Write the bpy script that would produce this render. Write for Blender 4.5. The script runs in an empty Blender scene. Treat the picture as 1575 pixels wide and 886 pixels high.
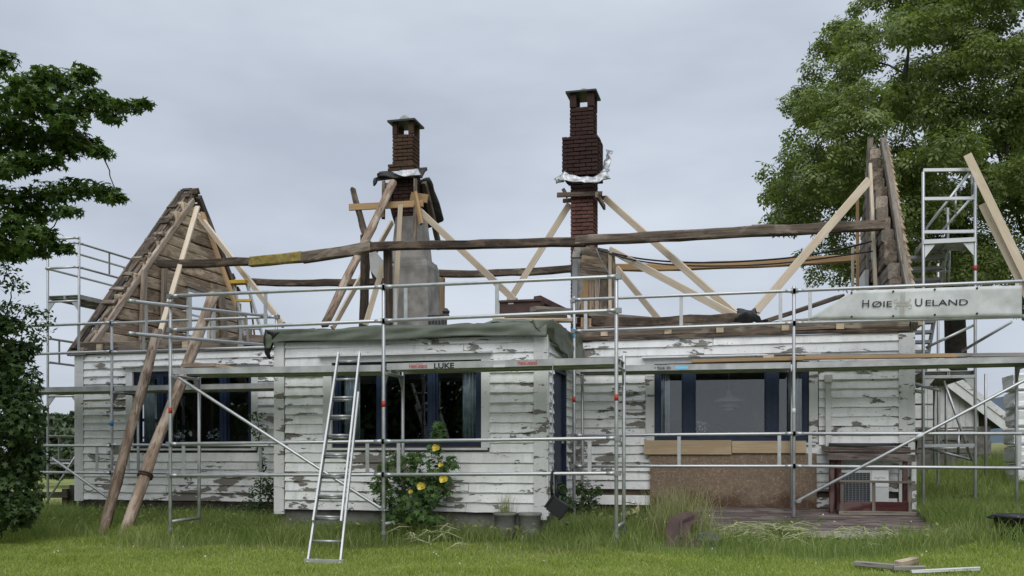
import bpy, math, random
import numpy as np
from mathutils import Vector, Matrix, Quaternion, noise as mnoise
R = math.radians
random.seed(7); rng = np.random.default_rng(7)
scn = bpy.context.scene
col = scn.collection

# ------------------------------------------------------------------ camera
F, HX, HY = 1484.0, 787.5, 694.0          # focal length and horizon of the 1575 px wide photograph
CAM = Vector((12.0, -15.3, 1.15)); YAW = R(13.9)
cd = bpy.data.cameras.new('camera'); cam = bpy.data.objects.new('camera', cd); col.objects.link(cam)
cam.location = CAM; cam.rotation_euler = (R(90), 0, YAW)
cd.sensor_width = 36; cd.lens = F/1575*36; cd.shift_y = (HY-443)/1575; cd.clip_end = 5000; cd.clip_start = .1
scn.camera = cam

# ------------------------------------------------------------------ sky and sun (overcast)
w = bpy.data.worlds.new('World'); scn.world = w; w.use_nodes = True
nt = w.node_tree; nt.nodes.clear()
def N(t, k, **kw):
    n = t.nodes.new(k)
    for a, b in kw.items(): setattr(n, a, b)
    return n
wo = N(nt, 'ShaderNodeOutputWorld'); mixw = N(nt, 'ShaderNodeMixShader'); mixw.inputs[0].default_value = .9
sky = N(nt, 'ShaderNodeTexSky', sky_type='NISHITA', sun_disc=False)
SUN_EL, SUN_AZ = R(42), R(168)
sky.sun_elevation = SUN_EL; sky.sun_rotation = SUN_AZ
b1 = N(nt, 'ShaderNodeBackground'); b1.inputs[1].default_value = .08
b2 = N(nt, 'ShaderNodeBackground'); b2.inputs[1].default_value = 1.0
tc = N(nt, 'ShaderNodeTexCoord'); mp = N(nt, 'ShaderNodeMapping'); mp.inputs['Scale'].default_value = (1, 1, 3.0)
nz = N(nt, 'ShaderNodeTexNoise'); nz.inputs['Scale'].default_value = 2.1; nz.inputs['Detail'].default_value = 5; nz.inputs['Roughness'].default_value = .5
rp = N(nt, 'ShaderNodeValToRGB')
rp.color_ramp.elements[0].position = .36; rp.color_ramp.elements[0].color = (.415, .46, .54, 1)
rp.color_ramp.elements[1].position = .64; rp.color_ramp.elements[1].color = (.59, .635, .71, 1)
sx = N(nt, 'ShaderNodeSeparateXYZ'); mr = N(nt, 'ShaderNodeMapRange')     # an overcast sky grows brighter towards the zenith
mr.inputs[1].default_value = .45; mr.inputs[2].default_value = 1.0; mr.inputs[3].default_value = 1.0; mr.inputs[4].default_value = 2.2
vm = N(nt, 'ShaderNodeVectorMath', operation='SCALE')
L = nt.links.new
L(tc.outputs['Generated'], mp.inputs[0]); L(mp.outputs[0], nz.inputs['Vector']); L(nz.outputs[0], rp.inputs[0])
L(tc.outputs['Generated'], sx.inputs[0]); L(sx.outputs[2], mr.inputs[0]); L(rp.outputs[0], vm.inputs[0]); L(mr.outputs[0], vm.inputs['Scale'])
L(vm.outputs[0], b2.inputs[0]); L(sky.outputs[0], b1.inputs[0])
L(b1.outputs[0], mixw.inputs[1]); L(b2.outputs[0], mixw.inputs[2]); L(mixw.outputs[0], wo.inputs[0])
sd = bpy.data.lights.new('sun', 'SUN'); sd.energy = 1.5; sd.angle = R(50); sd.color = (1, .98, .95)
sun = bpy.data.objects.new('sun', sd); col.objects.link(sun)
# sun_rotation is clockwise from +Y; the lamp stands in the same direction
sdir = Vector((math.sin(SUN_AZ)*math.cos(SUN_EL), math.cos(SUN_AZ)*math.cos(SUN_EL), math.sin(SUN_EL)))
sun.rotation_euler = sdir.to_track_quat('Z', 'Y').to_euler()
scn.view_settings.view_transform = 'Standard'; scn.view_settings.look = 'None'
scn.view_settings.exposure = 0.25; scn.view_settings.gamma = 1.0; scn.view_settings.use_curve_mapping = False
scn.cycles.max_bounces = 6; scn.cycles.transparent_max_bounces = 12

# ------------------------------------------------------------------ helpers
CR = Vector((math.cos(YAW), math.sin(YAW), 0)); CF = Vector((-math.sin(YAW), math.cos(YAW), 0)); UP = Vector((0, 0, 1))
def ray(px, py): return CR*((px-HX)/F) + CF + UP*((HY-py)/F)
def at(px, py, Y):                      # point of the place on the plane y = Y
    d = ray(px, py); return CAM + d*((Y-CAM.y)/d.y)
def atx(px, py, X):                     # point on the plane x = X
    d = ray(px, py); return CAM + d*((X-CAM.x)/d.x)
def atd(px, py, D): return CAM + ray(px, py)*D      # point at a distance
def gz(x, y):                           # height of the ground
    z = .007*(max(min(x, 24), -14)-7) + .03*max(min(0, y), -22) - .03*max(0, min(-x, 14)) - .012*max(0, min(y, 30))*max(0, min(1, (4-x)/8))
    if x > 13.5:
        z += .12*min(1, (x-13.5)/1.5) + 1.2*max(0, min(1, (x-13.5)/6))*max(0, min(1, (y+1)/10))
    return z

def link(o, parent=None):
    col.objects.link(o)
    if parent is not None: o.parent = parent
    return o
ORG = {}                                # world origin of every thing that carries parts
def org(p):
    while p is not None:
        if p.name in ORG: return ORG[p.name]
        p = p.parent
    return Vector((0, 0, 0))
def tag(o, label=None, cat=None, group=None, kind=None):
    if label: o['label'] = label
    if cat: o['category'] = cat
    if group: o['group'] = group
    if kind: o['kind'] = kind
    return o
def thing(name, loc, label, cat, group=None):
    o = bpy.data.objects.new(name, None); o.empty_display_size = .2; link(o); o.location = loc
    ORG[o.name] = Vector(loc)
    return tag(o, label, cat, group)
class MB:
    def __init__(s): s.v = []; s.f = []
    def add(s, v, f):
        n = len(s.v); s.v += [tuple(p) for p in v]; s.f += [tuple(i+n for i in q) for q in f]; return s
    def box(s, x0, x1, y0, y1, z0, z1):
        return s.add([(x0,y0,z0),(x1,y0,z0),(x1,y1,z0),(x0,y1,z0),(x0,y0,z1),(x1,y0,z1),(x1,y1,z1),(x0,y1,z1)],
                     [(3,2,1,0),(4,5,6,7),(0,1,5,4),(1,2,6,5),(2,3,7,6),(3,0,4,7)])
    def tube(s, p0, p1, r, n=10, r1=None):
        p0 = Vector(p0); p1 = Vector(p1); d = (p1-p0).normalized()
        a = d.orthogonal().normalized(); b = d.cross(a); r1 = r if r1 is None else r1
        v = []; 
        for p, q in ((p0, r), (p1, r1)):
            for i in range(n):
                t = 2*math.pi*i/n; v.append(p + a*q*math.cos(t) + b*q*math.sin(t))
        f = [(i, (i+1) % n, n+(i+1) % n, n+i) for i in range(n)] + [tuple(range(n-1, -1, -1)), tuple(range(n, 2*n))]
        return s.add(v, f)
    def path(s, pts, rad, n=6):
        pts = [Vector(p) for p in pts]; v = []; f = []
        for k, p in enumerate(pts):
            d = (pts[min(k+1, len(pts)-1)] - pts[max(k-1, 0)]).normalized()
            a = d.cross(Vector((.13, .37, .92))).normalized(); b = d.cross(a)
            r = rad[k] if isinstance(rad, (list, tuple)) else rad
            for i in range(n):
                t = 2*math.pi*i/n; v.append(p + a*r*math.cos(t) + b*r*math.sin(t))
        for k in range(len(pts)-1):
            for i in range(n): f.append((k*n+i, k*n+(i+1) % n, (k+1)*n+(i+1) % n, (k+1)*n+i))
        f += [tuple(range(n-1, -1, -1)), tuple(range((len(pts)-1)*n, len(pts)*n))]
        return s.add(v, f)
    def lathe(s, c, prof, n=18):
        c = Vector(c); v = []; f = []
        for r, z in prof:
            for i in range(n):
                t = 2*math.pi*i/n; v.append((c.x+r*math.cos(t), c.y+r*math.sin(t), c.z+z))
        for k in range(len(prof)-1):
            for i in range(n): f.append((k*n+i, k*n+(i+1) % n, (k+1)*n+(i+1) % n, (k+1)*n+i))
        return s.add(v, f)
    def prism(s, poly, axis, a, b):      # a polygon pushed along an axis
        n = len(poly); mk = {'x': lambda p, t: (t, p[0], p[1]), 'y': lambda p, t: (p[0], t, p[1]), 'z': lambda p, t: (p[0], p[1], t)}[axis]
        return s.add([mk(p, a) for p in poly] + [mk(p, b) for p in poly],
                     [tuple(range(n-1, -1, -1)), tuple(range(n, 2*n))] + [(i, (i+1) % n, n+(i+1) % n, n+i) for i in range(n)])
    def build(s, name, mat, parent=None, smooth=False):   # vertices are in world space
        o0 = org(parent); me = bpy.data.meshes.new(name)
        me.from_pydata([(p[0]-o0.x, p[1]-o0.y, p[2]-o0.z) for p in s.v], [], s.f); me.update()
        if smooth: me.polygons.foreach_set('use_smooth', [True]*len(me.polygons))
        me.materials.append(mat)
        return link(bpy.data.objects.new(name, me), parent)
def np_mesh(name, V, polys, mat, parent=None, smooth=False):
    """V (n,3); polys: list of int arrays (m,k), one per corner count"""
    me = bpy.data.meshes.new(name); me.vertices.add(len(V)); me.vertices.foreach_set('co', np.ascontiguousarray(V, np.float32).ravel())
    loops = np.concatenate([p.ravel() for p in polys]).astype(np.int32)
    tot = np.concatenate([np.full(len(p), p.shape[1], np.int32) for p in polys])
    start = np.concatenate([[0], np.cumsum(tot)[:-1]]).astype(np.int32)
    me.loops.add(len(loops)); me.loops.foreach_set('vertex_index', loops)
    me.polygons.add(len(tot)); me.polygons.foreach_set('loop_start', start)
    me.update(calc_edges=True); me.validate()
    if smooth: me.polygons.foreach_set('use_smooth', np.ones(len(tot), bool))
    me.materials.append(mat)
    return link(bpy.data.objects.new(name, me), parent)
def frame_of(p0, p1, roll=0):
    x = (p1-p0).normalized(); y = UP.cross(x)
    if y.length < .05: y = Vector((0, 1, 0)).cross(x)*-1 if abs(x.y) < .9 else Vector((1, 0, 0))
    y = (y - x*y.dot(x)).normalized(); z = x.cross(y)
    m = Matrix((x, y, z)).transposed()
    return (m @ Matrix.Rotation(roll, 3, 'X')).to_quaternion()
def place(o, p0, p1, parent, roll=0):
    o.rotation_mode = 'QUATERNION'; o.rotation_quaternion = frame_of(p0, p1, roll); o.location = p0 - org(parent)
    return o
def bar(name, p0, p1, wd, h, mat, parent=None, roll=0, jit=0, seg=1, sag=0, round_=False):
    """a timber from p0 to p1 lying along its own X axis; jit roughens old wood"""
    p0 = Vector(p0); p1 = Vector(p1); ln = (p1-p0).length; n = 12 if round_ else 8
    sec = []
    if round_: sec = [(wd/2*math.cos(2*math.pi*i/n), h/2*math.sin(2*math.pi*i/n)) for i in range(n)]
    else:
        c = min(wd, h)*(.12 if jit else .08)
        sec = [(-wd/2+c,-h/2),(wd/2-c,-h/2),(wd/2,-h/2+c),(wd/2,h/2-c),(wd/2-c,h/2),(-wd/2+c,h/2),(-wd/2,h/2-c),(-wd/2,-h/2+c)]
    v = []; f = []
    if jit: seg = max(seg, int(ln/.3))
    ph = random.random()*50
    for k in range(seg+1):
        t = k/seg
        oy = jit*1.2*mnoise.noise((t*ln*.8+ph, 0, 3)) if jit else 0
        oz = (jit*1.2*mnoise.noise((t*ln*.8+ph, 7, 3)) if jit else 0) - sag*4*t*(1-t)
        for i, (a, b) in enumerate(sec):
            q = 1 + (jit/max(wd, h)*1.5*mnoise.noise((t*ln*2.2+ph, i*.9, 1)) if jit else 0)
            v.append((t*ln + (random.uniform(-1, 1)*jit*.8 if jit and k in (0, seg) else 0), a*q+oy, b*q+oz))
    for k in range(seg):
        for i in range(n): f.append((k*n+i, k*n+(i+1) % n, (k+1)*n+(i+1) % n, (k+1)*n+i))
    f += [tuple(range(n-1, -1, -1)), tuple(range(seg*n, seg*n+n))]
    me = bpy.data.meshes.new(name); me.from_pydata(v, [], f); me.update(); me.materials.append(mat)
    if round_: me.polygons.foreach_set('use_smooth', [True]*len(me.polygons))
    return place(link(bpy.data.objects.new(name, me), parent), p0, p1, parent, roll)
_tubes = {}
def rod(name, p0, p1, r, mat, parent, label=None):
    """a straight tube; all tubes of a radius share one mesh of unit length"""
    p0 = Vector(p0); p1 = Vector(p1); key = (name, r, mat.name)
    if key not in _tubes:
        b = MB().tube((0, 0, 0), (1, 0, 0), r, 12); me = bpy.data.meshes.new(name); me.from_pydata(b.v, [], b.f); me.update()
        me.polygons.foreach_set('use_smooth', [len(p.vertices) == 4 for p in me.polygons]); me.materials.append(mat); _tubes[key] = me
    o = link(bpy.data.objects.new(name, _tubes[key]), parent); place(o, p0, p1, parent); o.scale = ((p1-p0).length, 1, 1)
    return o
def V3(p, dx=0, dy=0, dz=0): return Vector((p[0]+dx, p[1]+dy, p[2]+dz))

# ------------------------------------------------------------------ materials
MATS = {}
class G:                                 # small node-graph builder
    def __init__(s, name):
        s.m = bpy.data.materials.new(name); s.m.use_nodes = True; s.t = s.m.node_tree; s.t.nodes.clear()
        s.out = N(s.t, 'ShaderNodeOutputMaterial'); s.b = N(s.t, 'ShaderNodeBsdfPrincipled'); s.l(s.b.outputs[0], s.out.inputs[0])
        MATS[name] = s.m
    def l(s, a, b): s.t.links.new(a, b)
    def set(s, **kw):
        nm = {'rough': 'Roughness', 'metal': 'Metallic', 'col': 'Base Color', 'spec': 'Specular IOR Level'}
        for k, v in kw.items():
            i = s.b.inputs[nm[k]]
            if hasattr(v, 'is_output'): s.l(v, i)
            else: i.default_value = (*v, 1) if isinstance(v, tuple) else v
        return s
    def coord(s, kind='pos', scale=(1, 1, 1), rnd=0):
        if kind == 'pos': c = N(s.t, 'ShaderNodeNewGeometry').outputs['Position']
        else: c = N(s.t, 'ShaderNodeTexCoord').outputs['Object']
        if rnd:
            oi = N(s.t, 'ShaderNodeObjectInfo'); a = N(s.t, 'ShaderNodeMath', operation='MULTIPLY'); a.inputs[1].default_value = rnd
            s.l(oi.outputs['Random'], a.inputs[0]); q = N(s.t, 'ShaderNodeVectorMath', operation='ADD'); s.l(c, q.inputs[0]); s.l(a.outputs[0], q.inputs[1]); c = q.outputs[0]
        m = N(s.t, 'ShaderNodeMapping'); m.inputs['Scale'].default_value = scale; s.l(c, m.inputs[0]); return m.outputs[0]
    def noise(s, c, scale=1, detail=4, rough=.55, dist=0):
        n = N(s.t, 'ShaderNodeTexNoise'); n.inputs['Scale'].default_value = scale; n.inputs['Detail'].default_value = detail
        n.inputs['Roughness'].default_value = rough; n.inputs['Distortion'].default_value = dist; s.l(c, n.inputs['Vector']); return n.outputs[0]
    def ramp(s, f, stops, interp='LINEAR'):
        r = N(s.t, 'ShaderNodeValToRGB'); r.color_ramp.interpolation = interp; e = r.color_ramp.elements
        while len(e) < len(stops): e.new(.5)
        for i, (p, c) in enumerate(stops):
            e[i].position = p; e[i].color = (*c, 1) if isinstance(c, tuple) else (c, c, c, 1)
        s.l(f, r.inputs[0]); return r.outputs[0]
    def mix(s, f, a, b, mode='MIX'):
        m = N(s.t, 'ShaderNodeMix', data_type='RGBA', blend_type=mode)
        for v, i in ((f, 0), (a, 6), (b, 7)):
            if hasattr(v, 'is_output'): s.l(v, m.inputs[i])
            elif isinstance(v, tuple): m.inputs[i].default_value = (*v, 1)
            else: m.inputs[i].default_value = v
        return m.outputs[2]
    def math(s, op, a, b=0, c=None):
        m = N(s.t, 'ShaderNodeMath', operation=op)
        for v, i in ((a, 0), (b, 1)) + (((c, 2),) if c is not None else ()):
            if hasattr(v, 'is_output'): s.l(v, m.inputs[i])
            else: m.inputs[i].default_value = v
        return m.outputs[0]
    def rand(s): return N(s.t, 'ShaderNodeObjectInfo').outputs['Random']
    def island(s): return N(s.t, 'ShaderNodeNewGeometry').outputs['Random Per Island']
    def bump(s, h, strength=.3, dist=.01):
        b = N(s.t, 'ShaderNodeBump'); b.inputs['Strength'].default_value = strength; b.inputs['Distance'].default_value = dist
        s.l(h, b.inputs['Height']); s.l(b.outputs[0], s.b.inputs['Normal']); return s

def peeling(name, amount, white=(.82, .825, .82), rnd=60, local=.5):
    g = G(name); c = g.coord('pos', (1, 1, 1), rnd); c2 = g.coord('pos', (2.5, 2.5, 8.5), rnd)
    big = g.noise(g.coord('pos', (.7, .7, 1.1)), 1, 2)                    # some stretches of wall have weathered more
    chip = g.noise(c2, 1.0, 9, .64, .2)
    f = g.math('ADD', chip, g.math('MULTIPLY', g.math('SUBTRACT', big, .5), local))
    mask = g.ramp(f, [(amount, 0.0), (amount+.004, 1.0)])
    crack = g.ramp(g.noise(g.coord('pos', (3, 3, 60), rnd), 1.5, 3), [(.66, 0.0), (.70, 1.0)])
    fleck = g.ramp(g.noise(g.coord('pos', (18, 18, 40), rnd), 1, 3), [(.68, 0.0), (.70, 1.0)])
    mask2 = g.math('MAXIMUM', mask, g.math('MAXIMUM', g.math('MULTIPLY', crack, .5), g.math('MULTIPLY', fleck, .8)))
    dirt = g.noise(g.coord('pos', (2.5, 2.5, 1.2), rnd*.3), 1.3, 5, .6); stain = g.noise(g.coord('pos', (9, 9, .8), rnd*.1), 1.2, 4)
    wh = g.mix(g.ramp(dirt, [(.35, 0.0), (.75, 1.0)]), white, tuple(k*.80 for k in (white[0], white[1]*.99, white[2]*.96)))
    wh = g.mix(g.ramp(stain, [(.54, 0.0), (.8, .5)]), wh, (.46, .455, .43))
    v = g.math('ADD', g.math('MULTIPLY', g.rand(), .14), .88)
    sc = N(g.t, 'ShaderNodeVectorMath', operation='SCALE'); g.l(wh, sc.inputs[0]); g.l(v, sc.inputs['Scale'])
    wood = g.mix(g.noise(g.coord('pos', (4, 4, 90), rnd), 1, 4), (.09, .08, .068), (.27, .25, .22))
    g.set(col=g.mix(mask2, sc.outputs[0], wood), rough=.62, spec=.25)
    g.bump(g.math('ADD', g.math('MULTIPLY', mask, -1.0), g.math('MULTIPLY', g.noise(c, 40, 3), .25)), .9, .012)
    return g.m
peeling('white_paint', .612, local=.75); peeling('white_peeled', .555, local=.5); peeling('white_trim', .69, (.70, .705, .70), local=.3); peeling('white_worn', .585, (.68, .68, .67), local=.35)

def wood(name, a, b, rnd=.35, scale=(1.2, 22, 22), bumpy=.35, blot=None, rough=.8, crack=.0):
    g = G(name); gr = g.noise(g.coord('obj', scale, 40), 1, 7, .7, .5)
    big = g.noise(g.coord('obj', (1.6, 4, 4), 40), 1.4, 5)
    c = g.mix(g.ramp(gr, [(.34, 0.0), (.66, 1.0)]), a, b)
    if blot: c = g.mix(g.ramp(big, [(.5, 0.0), (.60, .85)]), c, blot)
    h = gr
    if crack:
        cr = g.ramp(g.noise(g.coord('obj', (.55, 17, 17), 40), 1, 3, .5, .3), [(.485, 0.0), (.5, 1.0), (.515, 0.0)])
        vo = N(g.t, 'ShaderNodeTexVoronoi'); vo.inputs['Scale'].default_value = 1.0; g.l(g.coord('obj', (2.3, 7, 7), 40), vo.inputs['Vector'])
        kn = g.ramp(vo.outputs['Distance'], [(.06, 1.0), (.16, 0.0)])
        d = g.math('MAXIMUM', g.math('MULTIPLY', cr, crack), g.math('MULTIPLY', kn, crack*.8)); c = g.mix(d, c, tuple(k*.35 for k in a)); h = g.math('SUBTRACT', gr, d)
    v = g.math('ADD', g.math('MULTIPLY', g.rand(), rnd), 1-rnd/2)
    vv = N(g.t, 'ShaderNodeVectorMath', operation='SCALE'); g.l(c, vv.inputs[0]); g.l(v, vv.inputs['Scale'])
    g.set(col=vv.outputs[0], rough=rough, spec=.2); g.bump(h, bumpy, .01); return g.m
wood('old_timber', (.055, .042, .032), (.19, .15, .115), blot=(.26, .215, .17), crack=.8)
wood('dark_timber', (.03, .024, .02), (.10, .075, .055), blot=(.15, .11, .08), crack=.8)
wood('grey_timber', (.10, .085, .07), (.27, .235, .195), blot=(.17, .14, .11), crack=.8)
wood('gable_brown', (.15, .105, .07), (.42, .31, .22), .8, blot=(.55, .43, .30), crack=.8)
wood('gable_tan', (.32, .245, .165), (.62, .50, .36), .4, blot=(.26, .19, .13), crack=.8)
wood('gable_grey', (.18, .145, .115), (.44, .36, .29), .6, blot=(.27, .205, .15), crack=.8)
wood('pale_timber', (.47, .385, .28), (.64, .55, .43), .22, (.8, 16, 16), .12, blot=(.54, .44, .32), rough=.65, crack=.22)
wood('honey_timber', (.27, .17, .085), (.42, .28, .15), .2, (.8, 16, 16), .15)
wood('log_pole', (.13, .085, .06), (.36, .275, .205), .25, (2.2, 11, 11), .8, blot=(.42, .34, .27), crack=.8)
wood('red_boards', (.065, .050, .045), (.19, .155, .14), .35, (1.2, 20, 20), .3, blot=(.24, .20, .18), crack=.8)
wood('red_paint', (.034, .012, .011), (.075, .026, .023), .2, (2, 18, 18), .3, blot=(.14, .09, .08))
wood('sill_plank', (.36, .27, .17), (.50, .39, .26), .25, (.8, 12, 12), .15, blot=(.40, .29, .18))
wood('fence_wood', (.02, .018, .014), (.06, .052, .04), .3)
wood('grey_plank', (.22, .20, .17), (.42, .39, .34), .4, crack=.8)

def plain(name, colr, rough=.6, metal=0, spec=.4, var=.0, nscale=6, bump=0, col2=None):
    g = G(name); c = g.coord('pos'); n = g.noise(c, nscale, 5)
    b = col2 if col2 else tuple(k*(1-var) for k in colr)
    g.set(col=g.mix(g.ramp(n, [(.35, 0.0), (.65, 1.0)]), colr, b), rough=rough, metal=metal, spec=spec)
    if bump: g.bump(g.noise(c, nscale*5, 4), bump, .01)
    return g.m
def galvanised(name, a, b, rough):
    g = G(name); n = g.noise(g.coord('pos', (1, 1, 1), 9), 9, 5)
    g.set(col=g.mix(n, a, b), rough=g.ramp(n, [(.3, rough), (.7, rough+.18)]), metal=.75); g.bump(g.noise(g.coord('pos'), 60, 2), .1, .002); return g.m
galvanised('galvanised', (.36, .365, .37), (.56, .565, .57), .36)
galvanised('galvanised_dark', (.20, .205, .21), (.34, .345, .35), .45)
galvanised('aluminium', (.40, .40, .395), (.56, .56, .55), .45)
plain('deck_steel', (.47, .475, .475), .5, .25, .4, .35, 4, .1)
plain('navy_paint', (.010, .024, .062), .45, 0, .4, .4, 8, .15)
plain('room_dark', (.05, .044, .038), .9, var=.5)
plain('room_wall', (.10, .09, .08), .9, var=.3)
plain('curtain', (.55, .60, .62), .9, var=.35, nscale=9)
plain('tarp_green', (.10, .115, .08), .42, 0, .45, .35, 3, .12)
plain('tarp_black', (.008, .008, .009), .5, var=.3)
plain('black_plastic', (.012, .013, .015), .42)
plain('banner_vinyl', (.62, .63, .62), .45, 0, .3, .30, 3.0, .05)
plain('ink_black', (.012, .012, .014), .7); plain('ink_gold', (.42, .40, .32), .7); plain('ink_red', (.45, .02, .02), .6); plain('ink_blue', (.22, .55, .8), .6)
plain('mark_blue', (.02, .16, .42), .6)
plain('concrete', (.22, .215, .20), .9, var=.45, nscale=5, bump=.5)
plain('dark_stone', (.05, .05, .045), .9, var=.5, nscale=5, bump=.6)
plain('plaster', (.37, .35, .32), .9, var=.5, nscale=2.6, bump=.35)
plain('mortar', (.27, .25, .23), .95, var=.4, nscale=14, bump=.5)
plain('sooty_mortar', (.075, .06, .053), .95, var=.4, nscale=14, bump=.5)
plain('felt', (.018, .017, .017), .85, var=.5, nscale=8, bump=.8, col2=(.05, .045, .04))
plain('foil', (.46, .47, .48), .4, .8, .5, .45, 14, .6)
plain('rust_brown', (.075, .04, .032), .65, var=.4, nscale=7, bump=.3)
plain('white_wrap', (.72, .73, .74), .22, 0, .6, .12, 8, .5)
plain('white_metal', (.60, .61, .60), .4, var=.12)
plain('grille_dark', (.03, .033, .038), .5); plain('wire_grey', (.22, .23, .24), .45)
plain('yellow_plastic', (.55, .34, .03), .5, var=.2); plain('red_tape', (.40, .035, .02), .5)
plain('cable_black', (.02, .02, .022), .6); plain('pale_pipe', (.66, .66, .63), .5, var=.2)
plain('petal_yellow', (.74, .63, .13), .6, var=.12, nscale=40); plain('petal_heart', (.75, .42, .02), .6)
plain('lamp_white', (.75, .75, .74), .35); plain('brick_scrap', (.30, .05, .035), .8, var=.3, bump=.4)
plain('cap_slate', (.03, .03, .032), .6); plain('cap_stone', (.36, .36, .34), .85, var=.4, nscale=14, bump=.6)
plain('rock', (.16, .15, .135), .9, var=.5, nscale=6, bump=.7); plain('shed_white', (.58, .58, .56), .7, var=.25, nscale=5, bump=.1)
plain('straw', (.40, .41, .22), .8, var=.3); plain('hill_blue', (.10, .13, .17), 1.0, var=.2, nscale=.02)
plain('bark', (.045, .038, .03), .95, var=.5, nscale=9, bump=.8)
plain('yellow_beam', (.30, .23, .06), .75, var=.45, nscale=12, bump=.3)
plain('white_board', (.62, .62, .60), .7, var=.2)
def brick(name, a, b):
    g = G(name); n = g.noise(g.coord('pos'), 22, 5)
    g.set(col=g.mix(g.rand(), g.mix(n, a, b), tuple(k*.62 for k in a)), rough=.9, spec=.15); g.bump(n, .6, .01); return g.m
brick('brick_dark', (.062, .034, .030), (.032, .021, .019)); brick('brick_red', (.165, .078, .066), (.105, .055, .048)); brick('brick_moss', (.085, .048, .034), (.075, .055, .03))
g = G('osb'); ps = N(g.t, 'ShaderNodeSeparateXYZ'); g.l(N(g.t, 'ShaderNodeNewGeometry').outputs['Position'], ps.inputs[0])
v = N(g.t, 'ShaderNodeTexVoronoi'); v.inputs['Scale'].default_value = 40; g.l(g.noise(g.coord('pos'), 2, 2), v.inputs['Vector'])
fl = g.noise(g.coord('pos', (14, 1, 42)), 1, 4, .6, 1.5); fl2 = g.noise(g.coord('pos', (42, 1, 14)), 1, 4, .6, 1.5)
flk = g.ramp(g.math('MAXIMUM', fl, fl2), [(.5, 0.0), (.62, .35), (.72, 1.0)])
wet = g.ramp(g.math('ADD', g.math('MULTIPLY', ps.outputs[2], -.9), g.noise(g.coord('pos', (1.1, 1, 2)), 1.6, 4)), [(-.32, 0.0), (.22, 1.0)])   # rain splash has soaked the foot of the sheet
g.set(col=g.mix(flk, g.mix(wet, (.165, .115, .077), (.075, .040, .023)), g.mix(wet, (.42, .33, .24), (.22, .135, .08))), rough=.8); g.bump(flk, .3, .004)
g = G('glass'); g.t.nodes.remove(g.b); tr = N(g.t, 'ShaderNodeBsdfTransparent'); tr.inputs[0].default_value = (.80, .84, .86, 1)
gl = N(g.t, 'ShaderNodeBsdfGlossy'); gl.inputs['Roughness'].default_value = .015
mx = N(g.t, 'ShaderNodeMixShader'); mx.inputs[0].default_value = .10; g.l(tr.outputs[0], mx.inputs[1]); g.l(gl.outputs[0], mx.inputs[2]); g.l(mx.outputs[0], g.out.inputs[0])
def leafy(name, stops, trans, rough=.55):
    g = G(name); n = g.noise(g.coord('pos'), .9, 3); r = g.math('ADD', g.math('MULTIPLY', g.island(), .55), g.math('MULTIPLY', n, .45))
    c = g.ramp(r, stops); g.set(col=c, rough=rough, spec=.3)
    t = N(g.t, 'ShaderNodeBsdfTranslucent'); g.l(g.mix(1.0, c, (1.25, 1.35, .6), 'MULTIPLY'), t.inputs[0])
    m = N(g.t, 'ShaderNodeMixShader'); m.inputs[0].default_value = trans; g.l(g.b.outputs[0], m.inputs[1]); g.l(t.outputs[0], m.inputs[2]); g.l(m.outputs[0], g.out.inputs[0]); return g.m
leafy('leaf_maple', [(.2, (.035, .065, .014)), (.5, (.065, .115, .024)), (.85, (.125, .19, .045))], .32)
leafy('leaf_ash', [(.2, (.085, .115, .036)), (.5, (.155, .20, .066)), (.85, (.27, .32, .125))], .4)
leafy('leaf_shrub', [(.2, (.022, .045, .014)), (.5, (.045, .08, .022)), (.85, (.09, .135, .04))], .25)
leafy('leaf_peony', [(.2, (.035, .075, .02)), (.5, (.06, .12, .03)), (.85, (.13, .20, .05))], .25)
leafy('leaf_far', [(.2, (.045, .07, .035)), (.5, (.07, .10, .05)), (.85, (.10, .135, .065))], .1)
leafy('grass_lawn', [(.15, (.17, .225, .05)), (.42, (.265, .33, .075)), (.72, (.37, .42, .115)), (.94, (.60, .55, .27))], .42)
leafy('grass_tall', [(.15, (.10, .15, .04)), (.45, (.175, .235, .066)), (.72, (.27, .315, .11)), (.92, (.54, .50, .29))], .4)
leafy('grass_pale', [(.2, (.16, .20, .07)), (.6, (.30, .31, .14)), (.9, (.46, .42, .24))], .25)
g = G('ground'); n = g.noise(g.coord('pos'), .6, 6); n2 = g.noise(g.coord('pos'), 9, 4)
far = g.ramp(g.noise(g.coord('pos'), .05, 3), [(.4, (.22, .25, .08)), (.6, (.38, .37, .16))])
ps = N(g.t, 'ShaderNodeSeparateXYZ'); g.l(N(g.t, 'ShaderNodeNewGeometry').outputs['Position'], ps.inputs[0])
near = g.mix(g.ramp(g.math('ADD', g.math('MULTIPLY', n, .6), g.math('MULTIPLY', n2, .4)), [(.35, 0.0), (.65, 1.0)]), (.10, .135, .035), (.17, .205, .06))
g.set(col=g.mix(g.ramp(g.math('MULTIPLY', ps.outputs[1], .04), [(.35, 0.0), (.6, 1.0)]), near, far), rough=.95, spec=.1)
M = MATS

# ------------------------------------------------------------------ ground
def ground_sheet():
    xs = np.concatenate([[-900, -500, -250, -120, -70, -45, -30], np.arange(-20, 30, .5), [32, 36, 42, 55, 80, 150, 400, 900]])
    ys = np.concatenate([[-300, -120, -60, -40, -30], np.arange(-22, 34, .5), [38, 45, 60, 90, 140, 250, 500, 1200]])
    V = np.array([(x, y, gz(x, y) + .02*mnoise.noise((x*.7, y*.7, 0)) - .0) for y in ys for x in xs])
    nx = len(xs); i = np.arange((len(ys)-1)*(nx-1)); r = i//(nx-1); c = i % (nx-1); a = r*nx+c
    o = np_mesh('ground', V, [np.stack([a, a+1, a+nx+1, a+nx], 1)], M['ground'], smooth=True)
    tag(o, kind='structure')
ground_sheet()

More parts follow.
